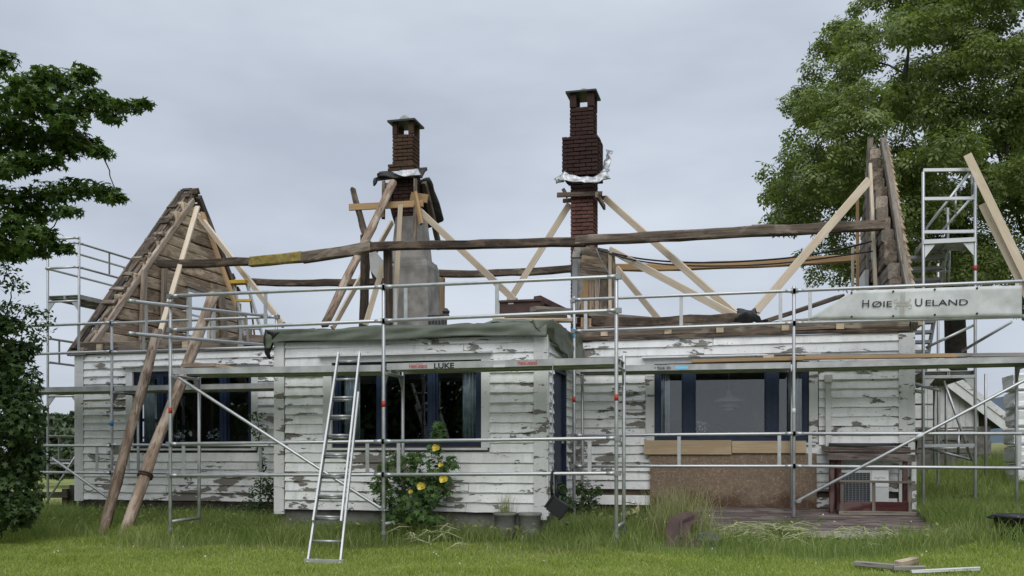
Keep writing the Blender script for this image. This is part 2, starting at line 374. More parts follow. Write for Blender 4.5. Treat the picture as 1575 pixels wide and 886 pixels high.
# ------------------------------------------------------------------ farmhouse
XL, XR, YB, ZP = 0.0, 14.3, 7.0, 3.0            # main block: ends, depth, wall plate
BX0, BX1, BY = 5.15, 9.23, -2.2                 # projecting block
house = thing('farmhouse', (7.15, 0, 0), 'weathered white clapboard farmhouse stripped of its roof inside scaffolding', 'house')

# clapboards: a few wavy boards of unit length, shared by all rows
def board_mesh(k, mat):
    random.seed(100+k); n = 7; v = []; f = []
    for i in range(n+1):
        t = i/n; j = random.uniform(-1, 1); e = random.uniform(-1, 1)
        zb = .004*j; zt = .152
        yb = -.040-.005*abs(e)-(.012 if random.random() < .12 else 0)
        v += [(t, yb, zb), (t, -.002, zb+.001), (t, -.002, zt), (t, -.010, zt)]
    for i in range(n):
        a = i*4; b = a+4
        for q in range(4): f.append((a+q, a+(q+1) % 4, b+(q+1) % 4, b+q))
    f += [(3, 2, 1, 0), (n*4, n*4+1, n*4+2, n*4+3)]
    f = [tuple(reversed(q)) for q in f]
    me = bpy.data.meshes.new('siding_board'); me.from_pydata(v, [], f); me.update(); me.materials.append(mat); return me
BOARDS = {m: [board_mesh(k, M[m]) for k in range(6)] for m in ('white_paint', 'white_peeled', 'gable_tan')}
def siding(wall, origin, axis, length, z0, z1, holes, mat='white_paint', pitch=.14, miss=0, sub=None):
    """rows of clapboards along a wall; axis 'x' faces -y, axis 'y' faces +x; holes are (a0, a1, z0, z1) along the wall"""
    z = z0; rnd = random.Random(int(length*100)+int(z0*10))
    while z < z1-.03:
        hh = min(pitch, z1-z)
        spans = [(0, length)]
        for a0, a1, h0, h1 in holes:
            if h0 < z+hh*.5 < h1:
                new = []
                for s0, s1 in spans:
                    if a1 <= s0 or a0 >= s1: new.append((s0, s1)); continue
                    if a0 > s0+.02: new.append((s0, a0))
                    if a1 < s1-.02: new.append((a1, s1))
                spans = new
        for s0, s1 in spans:
            cuts = [s0]
            while s1-cuts[-1] > 3.2: cuts.append(cuts[-1]+rnd.uniform(1.6, 2.9))
            cuts.append(s1)
            for c0, c1 in zip(cuts, cuts[1:]):
                if c1-c0 < .04 or rnd.random() < miss: continue
                m = mat(z, c0) if callable(mat) else mat
                o = bpy.data.objects.new('siding_board', rnd.choice(BOARDS[m])); link(o, wall)
                g_ = rnd.uniform(.001, .006); dz = rnd.uniform(-.003, .003)
                if axis == 'x': p = Vector((origin[0]+c0+g_, origin[1], z+dz)); o.rotation_euler = (rnd.uniform(-.015, .01), rnd.uniform(-.002, .002), 0)
                else: p = Vector((origin[0], origin[1]+c0+g_, z+dz)); o.rotation_euler = (rnd.uniform(-.015, .01), 0, R(90))
                o.location = p - org(wall); o.scale = (c1-c0-2*g_, rnd.uniform(.9, 1.25), hh/pitch)
        z += pitch
def wall_x(name, x0, x1, y0, y1, z0, z1, holes, mat):       # a wall along x with openings (a0, a1, z0, z1)
    b = MB(); xs = sorted({x0, x1, *[h for q in holes for h in q[:2]]})
    for a, c in zip(xs, xs[1:]):
        q = [h for h in holes if h[0] <= a and h[1] >= c]
        if q: b.box(a, c, y0, y1, z0, q[0][2]); b.box(a, c, y0, y1, q[0][3], z1)
        else: b.box(a, c, y0, y1, z0, z1)
    return b.build(name, mat, house)

WL = (at(206, 0, 0).x, at(388, 0, 0).x, 1.22, 2.56)         # left wing window
WM = (at(512, 0, BY).x, at(741, 0, BY).x, 1.22, 2.42)       # projecting block window
WR = (at(1007, 0, 0).x, at(1244, 0, 0).x, 1.30, 2.50)       # right wing window
fw = wall_x('front_wall', XL, XR, .0, .16, .22, 2.92, [WL, (BX0+.1, BX1-.1, .22, 2.75), WR], M['dark_timber'])
siding(fw, (XL+.14, -.002), 'x', BX0-XL-.14, .27, 2.90, [(WL[0]-.14-XL-.12, WL[1]+.0-XL-.02, WL[2]-.05, WL[3]+.12)], 'white_paint')
def rw_mat(z, c): return 'white_peeled' if (c < 1.1 and z < 1.9) or z < .8 else 'white_paint'
siding(fw, (BX1, -.002), 'x', XR-.16-BX1, .55, 2.90, [(WR[0]-.14-BX1, WR[1]+.14-BX1, WR[2]-.05, WR[3]+.10)], rw_mat)
siding(fw, (BX1+.02, -.002), 'x', XR-.2-BX1, .30, .55, [], rw_mat, miss=.35)
blockw = wall_x('block_front_wall', BX0, BX1, BY, BY+.14, .28, 2.78, [WM], M['dark_timber'])
siding(blockw, (BX0+.15, BY-.002), 'x', BX1-BX0-.30, .29, 2.75, [(WM[0]-.12-BX0-.15, WM[1]+.12-BX0-.15, WM[2]-.05, WM[3]+.10)], 'white_paint')
DY0, DY1 = -1.75, -.72                                        # door in the block's side
b = MB(); b.box(BX1-.14, BX1, BY+.14, DY0, .28, 2.78).box(BX1-.14, BX1, DY1, -.035, .28, 2.78).box(BX1-.14, BX1, DY0, DY1, 2.35, 2.78)
sidew = b.build('block_side_wall', M['dark_timber'], house)
siding(sidew, (BX1+.002, BY+.02), 'y', -.04-BY, .29, 2.72, [(DY0-.02-BY-.02, DY1-BY, .2, 2.38)], 'white_paint')
MB().box(BX0, BX0+.14, BY+.14, -.035, .28, 2.78).build('block_end_wall', M['white_trim'], house)
# other walls, floors and the attic floor
b = MB(); b.box(XL, XL+.16, .162, 1.7, .22, 2.98).box(XL, XL+.16, 2.9, YB-.16, .22, 2.98).box(XL, XL+.16, 1.7, 2.9, .22, 1.2).box(XL, XL+.16, 1.7, 2.9, 2.35, 2.98)
b.build('end_wall', M['grey_timber'], house)
MB().box(XR-.16, XR, .162, YB-.16, .22, 2.98).build('end_wall', M['grey_timber'], house)
MB().box(XL, XR, YB-.158, YB, .22, 2.98).build('rear_wall', M['grey_timber'], house)
MB().box(XL+.17, XR-.17, .17, YB-.17, .2, .3).build('floor', M['room_dark'], house)
MB().box(XL+.17, XR-.17, .17, YB-.17, 2.66, 2.8).build('attic_floor', M['room_dark'], house)
MB().box(BX0+.15, BX1-.15, BY+.15, -.04, 2.5, 2.62).build('block_ceiling', M['room_dark'], house)
MB().box(BX0+.15, BX1-.15, BY+.15, -.04, .25, .32).build('block_floor', M['room_dark'], house)
MB().box(4.9, 5.0, .18, YB-.18, .31, 2.65).build('partition', M['room_wall'], house)
MB().box(9.6, 9.7, .18, YB-.18, .31, 2.65).build('partition', M['room_wall'], house)
MB().box(.3, 13.9, 3.6, 3.7, .31, 2.65).build('partition', M['room_wall'], house)
# foundations
random.seed(3)
def rough_box(mb, x0, x1, y0, y1, z0, z1, j):
    r = lambda: random.uniform(-j, j); n0 = len(mb.v); mb.box(x0, x1, y0, y1, z0, z1)
    for i in range(n0, len(mb.v)): p = mb.v[i]; mb.v[i] = (p[0]+r(), p[1]+r(), p[2]+r())
fd = MB().box(XL+.06, XR-.06, .02, .3, -.4, .218).build('foundation', M['dark_stone'], house)
x = XL+.05
while x < XR-.1:                                              # foundation stones under the wings
    wd = random.uniform(.3, .6); x1 = min(x+wd, XR-.05)
    if not (BX0-.1 < x and x1 < BX1+.1):
        for z0, z1 in ((-.3, .0), (.01, .215)):
            m = MB(); rough_box(m, x+.012, x1-.012, -.035, .02, z0, z1, .014); m.build('foundation_stone', M['dark_stone'], fd)
    x = x1
b = MB(); b.box(BX0+.05, BX1-.05, BY+.05, BY+.25, -.5, .277).box(BX1-.25, BX1-.05, BY+.25, .0, -.4, .277).box(BX0+.05, BX0+.25, BY+.25, 0, -.4, .277)
b.build('block_foundation', M['concrete'], house)
# corner boards
for x0, x1, y0, y1, z0, z1, m in ((XL-.02, XL+.14, -.05, -.003, .24, 2.92, 'white_trim'), (XR-.17, XR+.03, -.055, -.003, .28, 2.90, 'white_worn'), (BX0-.02, BX0+.14, BY-.05, BY-.003, .22, 2.76, 'white_worn'),
                              (BX1-.15, BX1+.03, BY-.05, BY-.003, .2, 2.80, 'white_worn'), (XL-.05, XL-.021, -.04, .14, .24, 2.92, 'white_trim'), (XR+.031, XR+.055, -.05, .14, .28, 2.9, 'white_worn'), (BX1+.031, BX1+.05, BY-.045, BY+.06, .25, 2.78, 'white_worn')):
    MB().box(x0, x1, y0, y1, z0, z1).build('corner_board', M[m], house)
# door in the side of the projecting block
dr = MB().box(BX1-.07, BX1-.03, DY0+.06, DY1-.06, .34, 2.30).build('door', M['navy_paint'], house)
m = MB().box(BX1-.12, BX1+.025, DY0, DY0+.055, .3, 2.35).box(BX1-.12, BX1+.025, DY1-.055, DY1, .3, 2.35).box(BX1-.12, BX1+.025, DY0+.056, DY1-.056, 2.305, 2.35)
m.build('door_frame', M['navy_paint'], dr)
for z0, z1 in ((.45, 1.1), (1.2, 2.2)):
    MB().box(BX1-.029, BX1-.02, DY0+.18, DY1-.18, z0, z1).build('door_panel', M['navy_paint'], dr)
MB().box(BX1-.03, BX1+.02, DY1-.16, DY1-.13, 1.27, 1.30).box(BX1+.0, BX1+.02, DY1-.26, DY1-.13, 1.27, 1.30).build('handle', M['aluminium'], dr)
# windows
def curtain(win, x0, x1, y, z0, z1, label=None):
    n = 26; v = []; f = []
    for i in range(n+1):
        t = i/n; yy = y + .03*math.sin(t*n*1.05) + .01*math.sin(t*37)
        xx = x0+(x1-x0)*t; v += [(xx, yy, z0), (xx, yy, z1), (xx, yy+.006, z1), (xx, yy+.006, z0)]
    for i in range(n):
        a = i*4
        for q in range(4): f.append((a+q, a+4+q, a+4+(q+1) % 4, a+(q+1) % 4))
    m = MB(); m.add(v, f); return m.build('curtain', M['curtain'], win, True)
def window(rect, y, mull, mw, trim, head=.12, curtains=()):
    x0, x1, z0, z1 = rect; fr_ = .07
    b = MB().box(x0, x0+fr_, y+.02, y+.12, z0, z1).box(x1-fr_, x1, y+.02, y+.12, z0, z1).box(x0+fr_, x1-fr_, y+.02, y+.12, z0, z0+fr_).box(x0+fr_, x1-fr_, y+.02, y+.12, z1-fr_, z1)
    win = b.build('window', M['navy_paint'], house)
    xs = [x0+fr_]
    for m_ in mull:
        mm = MB().box(m_-mw/2, m_+mw/2, y+.005, y+.115, z0+fr_+.001, z1-fr_-.001)
        mm.box(m_-.008, m_+.008, y-.003, y+.004, z0+fr_+.002, z1-fr_-.002).build('mullion', M['navy_paint'], win)
        xs += [m_-mw/2, m_+mw/2]
    xs.append(x1-fr_)
    for a, c in zip(xs[::2], xs[1::2]):
        MB().box(a-.004, c+.004, y+.062, y+.067, z0+fr_-.004, z1-fr_+.004).build('pane', M['glass'], win)
        s = MB().box(a, a+.03, y+.045, y+.061, z0+fr_, z1-fr_).box(c-.03, c, y+.045, y+.061, z0+fr_, z1-fr_).box(a+.03, c-.03, y+.045, y+.061, z0+fr_, z0+fr_+.035).box(a+.03, c-.03, y+.045, y+.061, z1-fr_-.035, z1-fr_)
        s.build('sash', M['navy_paint'], win)
    for k in (0, 1):                                          # white casing boards with a thin cap
        a, c = ((x0-.14, x0-.003), (x1+.003, x1+.13))[k]
        if trim[k]: MB().box(a, c, y-.045, y-.004, z0-.02, z1+.02).build('casing', M[trim[k]], win)
    if head:
        MB().box(x0-.15, x1+.14, y-.04, y-.004, z1+.022, z1+.106).build('head_casing', M['white_trim'], win)
        n0 = MB(); n0.prism([(y-.12, z1+.108), (y-.12, z1+.125), (y+.0, z1+.15), (y+.0, z1+.104)], 'x', x0-.19, x1+.17); n0.build('drip_cap', M['white_worn'], win)
    MB().box(x0-.1, x1+.1, y-.075, y-.004, z0-.055, z0-.022).build('sill', M['white_trim'], win)
    for c in curtains: curtain(win, c[0], c[1], y+.19, z0-.05, z1)
    return win
PX = lambda px, Y: at(px, 0, Y).x
window(WL, 0, [PX(246, 0), PX(343, 0)], .13, ('white_trim', 'white_trim'), curtains=((PX(222, 0.2), PX(238, 0.2)), (PX(253, .2), PX(262, .2))))
window(WM, BY, [PX(585, BY), PX(664, BY)], .10, ('white_trim', 'white_trim'), curtains=((PX(522, BY), PX(545, BY)), (PX(712, BY+.2), PX(737, BY+.2))))
wrw = window(WR, 0, [PX(1059, 0), PX(1187, 0)], .16, ('white_worn', 'white_worn'), curtains=((PX(1014, 0.2), PX(1030, 0.2)), (PX(1212, .2), PX(1236, .2))))
# a window in the far end wall, seen through the room
b = MB().box(XL+.05, XL+.11, 1.7, 1.78, 1.2, 2.35).box(XL+.05, XL+.11, 2.82, 2.9, 1.2, 2.35).box(XL+.05, XL+.11, 2.26, 2.34, 1.2, 2.35).box(XL+.05, XL+.11, 1.78, 2.26, 1.75, 1.81)
b.build('end_window', M['white_trim'], house)

# wall plates: logs along the top of the walls, joist ends between them
random.seed(11)
for a, c in ((XL+.02, BX0-.05), (BX1+.05, XR-.02)):
    bar('wall_plate', (a, .09, 3.05), (c, .09, 3.07), .2, .19, M['old_timber'], house, jit=.03)
    bar('plate_board', (a, -.035, 2.945), (c, -.03, 2.945), .05, .05, M['dark_timber'], house, jit=.008)
    x = a+.4
    while x < c-.3:
        MB().box(x, x+.11, -.05, -.012, 2.985, 3.10).build('joist_end', M['gable_tan'], house)
        x += random.uniform(.75, 1.1)
bar('wall_plate', (BX1+.3, .1, 3.215), (XR-2.3, .12, 3.20), .2, .15, M['dark_timber'], house, jit=.05)
bar('wall_plate', (XL+.1, YB-.1, 3.08), (XR-.1, YB-.1, 3.08), .2, .2, M['old_timber'], house, jit=.03)
# purlins left hanging between the gables
pf = [at(245, 406, 1.8), at(470, 396, 1.8), at(560, 383, 1.8), at(880, 373, 1.8), at(1040, 370, 1.8), at(1355, 347, 1.8)]
for p0, p1, wd, h, m in ((pf[0], at(388, 403, 1.8), .16, .15, 'dark_timber'), (at(386, 403, 1.8), at(466, 396, 1.8), .165, .19, 'yellow_beam'), (at(464, 397, 1.8), at(572, 380, 1.8), .17, .20, 'old_timber'), (at(568, 380, 1.8), at(900, 372, 1.8), .16, .15, 'dark_timber'), (at(885, 371, 1.8), at(1360, 346, 1.8), .17, .17, 'old_timber')):
    bar('purlin', p0, p1, wd, h, M[m], house, jit=.022)
for p0, p1, m in ((at(388, 434, 5.4), at(640, 430, 5.4), 'dark_timber'), (at(628, 420, 5.4), at(890, 413, 5.4), 'old_timber'), (at(920, 412, 5.4), at(1330, 396, 5.4), 'honey_timber')):
    bar('purlin', p0, p1, .16, .15, M[m], house, jit=.02, sag=.05)
for px, a, c in ((679, 428, 490), (672, 428, 500)):
    bar('purlin_post', at(px, a, 5.4), V3(at(px, a, 5.4), 0, 0, -1.9), .13, .13, M['honey_timber' if px == 679 else 'old_timber'], house, jit=.01)

# gables of horizontal logs
def yf(z): return max(0, (z-3.0)/3.78*3.5)
random.seed(21)
lg = MB().prism([(yf(3.0)+.1, 2.99), (6.9, 2.99), (3.5, 6.6)], 'x', .0, .02)
gl_ = bpy.data.objects.new('log_gable', None); gl_.empty_display_size = .2; link(gl_, house)
z = 3.16; k = 0
WG = (3.22, 4.12, 3.60, 4.68)
while z < 6.6:
    h = random.uniform(.23, .31); zm = z+h/2; y0 = yf(zm)+random.uniform(-.05, .05); y1 = 7-yf(zm)+random.uniform(-.1, .05)
    spans = [(y0, WG[0]-.01), (WG[1]+.22, y1)] if WG[2]-.05 < zm < WG[3]+.05 else [(y0, y1)]
    for a, c in spans:
        if c-a > 2.2: cut = random.uniform(a+.8, c-.8); pieces = [(a, cut), (cut+.012, c)]
        else: pieces = [(a, c)]
        for p, q in pieces:
            if q-p < .1: continue
            m = random.choice(['gable_brown', 'gable_tan', 'gable_grey', 'gable_brown', 'gable_tan'] if zm < 4.8 and p < 3 else ['gable_brown', 'gable_grey', 'gable_brown', 'gable_tan'])
            o = bar('log', (.11, p, zm), (.11, q, zm+random.uniform(-.01, .01)), random.uniform(.13, .18), h-.012, M[m], gl_, jit=.012)
            tint = 0
    z += h; k += 1
# outer boarding of the left gable, with the window opening
ob = MB(); z = 3.0
while z < 6.6:
    zm = z+.1; y0 = yf(zm)-.02; y1 = 7-yf(zm)+.02
    for a, c in ([(y0, WG[0]), (WG[1]+.42, y1)] if WG[2]-.1 < zm < WG[3]+.1 else [(y0, y1)]):
        if c-a > .05: ob.box(-.02, .012, a, c, z, z+.198)
    z += .2
ob.build('outer_boarding', M['gable_grey'], gl_)
# window frame in the gable
b = MB().box(.15, .21, WG[0], WG[0]+.05, WG[2], WG[3]).box(.15, .21, WG[1]-.05, WG[1], WG[2], WG[3]).box(.15, .21, WG[0]+.05, WG[1]-.05, WG[3]-.06, WG[3]).box(.15, .21, WG[0]+.05, WG[1]-.05, WG[2], WG[2]+.05).box(.16, .19, WG[0]+.05, WG[1]-.05, 4.10, 4.14)
b.build('gable_window_frame', M['white_board'], house)
bar('window_board', (.24, WG[1]+.08, 3.3), (.24, WG[1]+.08, 4.62), .03, .14, M['white_board'], house)
bar('lintel', (.22, WG[0]-.1, WG[3]+.06), (.22, WG[1]+.25, WG[3]+.03), .05, .09, M['gable_grey'], house, jit=.01)
for yy, zt in ((1.55, 4.75), (2.25, 5.0)):                # upright old studs on the inside of the gable
    bar('stud', (.26, yy, 3.1), (.26, yy+.05, zt), .06, .15, M['gable_grey'], house, jit=.015)
bar('stud', (.26, 4.75, 3.1), (.26, 4.5, 4.7), .07, .22, M['gable_grey'], house, jit=.015)
# what is left of the roof along the left gable
random.seed(31)
bar('rafter', (.19, .02, 2.98), (.19, 3.45, 6.62), .07, .11, M['gable_grey'], house, jit=.02)
bar('rafter', (.09, -.02, 2.97), (.09, 3.48, 6.72), .10, .12, M['old_timber'], house, jit=.02)
bar('rafter', (.26, 7-1.95, 5.0), (.26, 3.55, 6.72), .1, .14, M['dark_timber'], house, jit=.02)
for a_, c_, xo, wd_, h_, m_ in ((.0, .52, -.01, .10, .06, 'felt'), (.40, 1.0, .0, .13, .08, 'dark_timber'), (.0, 1.0, -.05, .07, .10, 'dark_timber'), (.62, .98, .05, .12, .05, 'old_timber')):
    bar('roof_board', (xo, -.05+a_*3.52, 3.02+a_*3.80), (xo, -.05+c_*3.52, 3.02+c_*3.80), wd_, h_, M[m_], house, jit=.035)
for i in range(13):                                       # stubs of the boards that lay across the slope, broken off unevenly
    t = .25+.75*i/12+random.uniform(-.02, .02); y = -.05+t*3.52; z = 3.07+t*3.80
    bar('roof_stub', (-.10+random.uniform(-.05, .05), y, z), (.12+random.uniform(-.05, .08), y, z+random.uniform(-.02, .02)), random.uniform(.08, .16), .045, M[random.choice(['dark_timber', 'old_timber', 'felt'])], house, roll=R(46+random.uniform(-14, 14)), jit=.02)
for i in range(15):
    t = i/14; y = 3.55+t*1.75; z = 6.84-t*1.86
    bar('roof_board', (-.1, y, z), (.22+random.uniform(-.04, .06), y, z), .14, .05, M['dark_timber'], house, roll=R(-46), jit=.015)
bar('ridge_piece', (-.12, 3.5, 6.82), (.26, 3.5, 6.80), .16, .10, M['dark_timber'], house, jit=.03)
bar('barge_board', (-.13, -.05, 2.96), (-.13, 3.48, 6.80), .04, .13, M['old_timber'], house, jit=.012)
bar('eave_block', (-.16, -.06, 2.95), (.2, -.06, 2.95), .10, .09, M['grey_timber'], house, jit=.02)
# right gable: log ends in a ragged stair, a rafter and the ends of the outer boards
gr_ = bpy.data.objects.new('log_gable', None); gr_.empty_display_size = .2; link(gr_, house)
random.seed(41); z = 3.16
while z < 6.7:
    h = random.uniform(.2, .27); zm = z+h/2; y0 = yf(zm)+random.uniform(.0, .07); y1 = 7-yf(zm)
    if y1-y0 > .25: bar('log', (14.19+random.uniform(-.02, .02), y0, zm), (14.19, y1, zm), random.uniform(.17, .2), h-.008, M[random.choice(['gable_grey', 'old_timber', 'grey_timber'])], gr_, jit=.008)
    z += h
bar('rafter', (14.345, -.02, 3.0), (14.345, 3.42, 6.80), .09, .17, M['grey_timber'], house, jit=.015)
bar('rafter', (14.17, 3.35, 6.70), (14.17, 6.6, 3.3), .1, .13, M['old_timber'], house, jit=.015)
bar('post', (14.08, 3.35, 3.1), (14.12, 3.42, 6.86), .10, .12, M['grey_timber'], house, jit=.02)
z = 3.02
while z < 6.72:
    y0 = yf(z+.07)-.02+random.uniform(-.02, .02); y1 = 7-yf(z+.07)
    o = bpy.data.objects.new('siding_board', BOARDS['gable_tan'][k % 6]); link(o, gr_); o.location = Vector((14.405, y0, z))-org(house); o.rotation_euler = (-.10, 0, R(90)); o.scale = (max(.1, y1-y0), 1.9, 1.0); k += 1; z += .138
ob = MB().prism([(.05, 2.99), (6.95, 2.99), (3.5, 6.7)], 'x', 14.375, 14.40); ob.build('outer_boarding', M['gable_tan'], gr_)
MB().box(13.98, 14.05, 3.0, 3.9, 3.2, 4.4).build('gable_window_board', M['white_board'], house)
MB().box(14.03, 14.07, 2.2, 2.45, 4.45, 4.75).build('blue_wrap', M['ink_blue'], house)

# ------------------------------------------------------------------ chimneys
def brick_mesh(l, d, h, k, mat):
    random.seed(500+k); c = .008; v = []; 
    for z, i in ((0, c), (c, 0), (h-c, 0), (h, c)):
        v += [(i, i, z), (l-i, i, z), (l-i, d-i, z), (i, d-i, z)]
    v = [(a+random.uniform(-.004, .004), b+random.uniform(-.004, .004), q+random.uniform(-.003, .003)) for a, b, q in v]
    f = [(3, 2, 1, 0), (12, 13, 14, 15)]
    for r in range(3):
        for q in range(4): f.append((r*4+q, r*4+(q+1) % 4, r*4+4+(q+1) % 4, r*4+4+q))
    me = bpy.data.meshes.new('brick'); me.from_pydata(v, [], f); me.update(); me.materials.append(mat); return me
_bm = {}
def bricks(ch, cx, cy, wx, wy, z0, z1, mat, course=.076, hidden=None):
    """courses of bricks round a shaft: the front and right faces as single bricks, the unseen faces gathered in `hidden`"""
    rnd = random.Random(int(z0*1000)); z = z0; k = 0
    x0, x1, y0, y1 = cx-wx/2, cx+wx/2, cy-wy/2, cy+wy/2; T = .105
    while z < z1-.03:
        h = .064
        def row(a, c, flip):
            n = max(1, round((c-a)/.235)); ln = (c-a)/n
            cuts = [a]+[a+ln*(i+(.5 if flip else 1)) for i in range(n)]+([c] if flip else [])
            return list(zip(cuts, cuts[1:]))
        for a, c in row(x0, x1, k % 2):
            key = (round(c-a-.011, 3), h, mat, rnd.randrange(3))
            if key not in _bm: _bm[key] = brick_mesh(key[0], T, h, len(_bm), M[mat])
            o = link(bpy.data.objects.new('brick', _bm[key]), ch); o.location = Vector((a+.0055, y0-.006+rnd.uniform(-.006, .004), z))-org(ch); o.rotation_euler = (0, rnd.uniform(-.015, .015), rnd.uniform(-.02, .02))
            hidden.box(a+.005, c-.005, y1-T, y1+.006, z, z+h)
        for a, c in row(y0+T+.01, y1-T-.01, k % 2 == 0):
            key = (round(c-a-.011, 3), h, mat, rnd.randrange(3))
            if key not in _bm: _bm[key] = brick_mesh(key[0], T, h, len(_bm), M[mat])
            o = link(bpy.data.objects.new('brick', _bm[key]), ch); o.location = Vector((x1+.006+rnd.uniform(-.004, .005), a+.0055, z))-org(ch); o.rotation_euler = (0, 0, R(90)+rnd.uniform(-.02, .02))
            hidden.box(x0-.006, x0+T, a+.005, c-.005, z, z+h)
        z += course; k += 1
def pillars(ch, mat, cx, cy, wx, wy, z0, z1, t):
    for sx in (-1, 1):
        for sy in (-1, 1):
            a = cx+sx*(wx/2-t/2); c = cy+sy*(wy/2-t/2); h = (z1-z0)/3; m = MB()
            j = random.uniform(-.004, .004); m.box(a-t/2+j, a+t/2+j, c-t/2-j, c+t/2-j, z0+.003, z1-.003); m.build('flue_pillar', M[mat], ch)
def crumple(name, grid, mat, parent, amp, seed, thick=.01, freq=5):
    """a sheet through a grid of points (rows of equal length), refined, creased and given a thickness"""
    G0 = [[Vector(p) for p in r] for r in grid]; sub = 7; P = []
    nr, nc = len(G0), len(G0[0])
    for i in range((nr-1)*sub+1):
        a = min(i//sub, nr-2); s = i/sub-a; row = []
        for j in range((nc-1)*sub+1):
            b_ = min(j//sub, nc-2); t = j/sub-b_
            p = (G0[a][b_]*(1-s)+G0[a+1][b_]*s)*(1-t)+(G0[a][b_+1]*(1-s)+G0[a+1][b_+1]*s)*t
            q = p*freq+Vector((seed*7.3, 0, 0)); row.append(p+Vector((mnoise.noise(q), mnoise.noise(q+Vector((9, 2, 1))), mnoise.noise(q+Vector((4, 8, 5)))))*amp)
        P.append(row)
    R_, C_ = len(P), len(P[0]); m = MB(); v = [p for r in P for p in r]; f = [(i*C_+j, i*C_+j+1, (i+1)*C_+j+1, (i+1)*C_+j) for i in range(R_-1) for j in range(C_-1)]
    m.add(v, f); o = m.build(name, mat, parent, True)
    sm = o.modifiers.new('thickness', 'SOLIDIFY'); sm.thickness = thick; sm.offset = 0
    return o
random.seed(51)
# left chimney
LC = at(618, 0, 3.3); lx, ly = LC.x, 3.42
chl = thing('brick_chimney', (lx, ly, .3), 'chimney with dark brick top on a grey plastered stack ringed by roof remnants', 'chimney')
ZL = lambda py: at(618, py, 3.2).z
hid = MB()
b = MB(); w0, w1 = .27, .25
def frustum(mb, cx, cy, a0, b0, a1, b1, z0, z1): mb.add([(cx-a0, cy-b0, z0), (cx+a0, cy-b0, z0), (cx+a0, cy+b0, z0), (cx-a0, cy+b0, z0), (cx-a1, cy-b1, z1), (cx+a1, cy-b1, z1), (cx+a1, cy+b1, z1), (cx-a1, cy+b1, z1)], [(3, 2, 1, 0), (4, 5, 6, 7), (0, 1, 5, 4), (1, 2, 6, 5), (2, 3, 7, 6), (3, 0, 4, 7)])
sx0 = at(632, 0, 3.2).x
frustum(b, sx0+.03, ly, .44, .42, .375, .38, 2.85, ZL(412)); frustum(b, sx0+.03, ly, .375, .38, .34, .34, ZL(412)+.001, ZL(402))
frustum(b, sx0-.06, ly, .335, .33, .25, .27, ZL(402)+.001, ZL(334)); b.build('plaster_stack', M['plaster'], chl)
MB().box(sx0-.41, sx0+.30, ly-.345, ly+.345, ZL(404), ZL(398)).build('stack_ledge', M['plaster'], chl)
lx2 = at(619, 0, 3.2).x
MB().box(lx2-.185, lx2+.185, ly-.185, ly+.185, ZL(333), ZL(207)).build('mortar_core', M['sooty_mortar'], chl)
bricks(chl, lx2+.02, ly, .44, .43, ZL(333), ZL(264), 'brick_dark', hidden=hid)
bricks(chl, lx2-.02, ly, .56, .52, ZL(263), ZL(252), 'brick_moss', hidden=hid)
bricks(chl, lx2, ly, .44, .43, ZL(252), ZL(207), 'brick_moss', hidden=hid)
pillars(chl, 'brick_moss', lx2, ly, .44, .43, ZL(206), ZL(188), .095)
tag(hid.build('rear_bricks', M['brick_dark'], chl), kind='stuff')
m = MB(); m.box(lx2-.30, lx2+.29, ly-.3, ly+.3, ZL(188)+.003, ZL(188)+.04); o = m.build('cap_slab', M['cap_slate'], chl)
m = MB(); m.lathe((lx2-.03, ly, ZL(188)+.04), [(.13, 0), (.13, .06), (.10, .12), (.055, .165), (0.001, .17)], 9); m.build('cap_stone', M['cap_stone'], chl)
# the piece of roof still clinging to its rear, seen from below
random.seed(52); rz = 6.74
crumple('roof_remnant', [[(lx2-.60, 3.62, rz+.02), (lx2-.1, 3.72, rz+.0), (lx2+.42, 3.66, rz+.05)], [(lx2-.52, 4.05, rz-.42), (lx2, 4.1, rz-.45), (lx2+.50, 4.05, rz-.38)], [(lx2-.30, 4.35, rz-.74), (lx2+.1, 4.4, rz-.82), (lx2+.50, 4.30, rz-.66)]], M['felt'], chl, .045, 21, .07, 3.5)
for sx in (-.46, .34): bar('rafter', (lx2+sx, 3.55, rz-.06), (lx2+sx, 4.6, rz-1.2), .1, .12, M['old_timber'], chl, jit=.015)
bar('rafter', (lx2+.36, 3.0, rz-.15), (lx2+.42, 2.75, rz-1.6), .07, .09, M['old_timber'], chl, jit=.012)
bar('rafter', (lx2-.36, 3.1, rz-.12), (lx2-.30, 2.9, rz-.9), .07, .09, M['old_timber'], chl, jit=.012)
for i, (a, c, zz) in enumerate(((-.52, .40, -.02), (-.5, .5, .07))): bar('ridge_remnant', (lx2+a, 3.12+i*.06, rz+zz), (lx2+c, 3.12+i*.06, rz+zz+.02), .16, .07, M['felt'], chl, roll=R(30), jit=.03)
crumple('felt_skirt', [[(lx2-.62, 3.3, rz+.02), (lx2-.35, 3.1, rz+.05), (lx2+.1, 3.05, rz), (lx2+.5, 3.1, rz+.06)], [(lx2-.60, 3.2, rz-.16), (lx2-.4, 3.0, rz-.02), (lx2+.1, 2.98, rz-.08), (lx2+.5, 3.0, rz-.12)]], M['felt'], chl, .05, 3, .03)
crumple('flashing', [[at(602, 264, 3.0), at(622, 261, 3.0), at(642, 260, 3.0)], [at(608, 267, 2.95), at(624, 272, 2.95), at(648, 268, 2.95)]], M['foil'], chl, .02, 2, .006, 9)
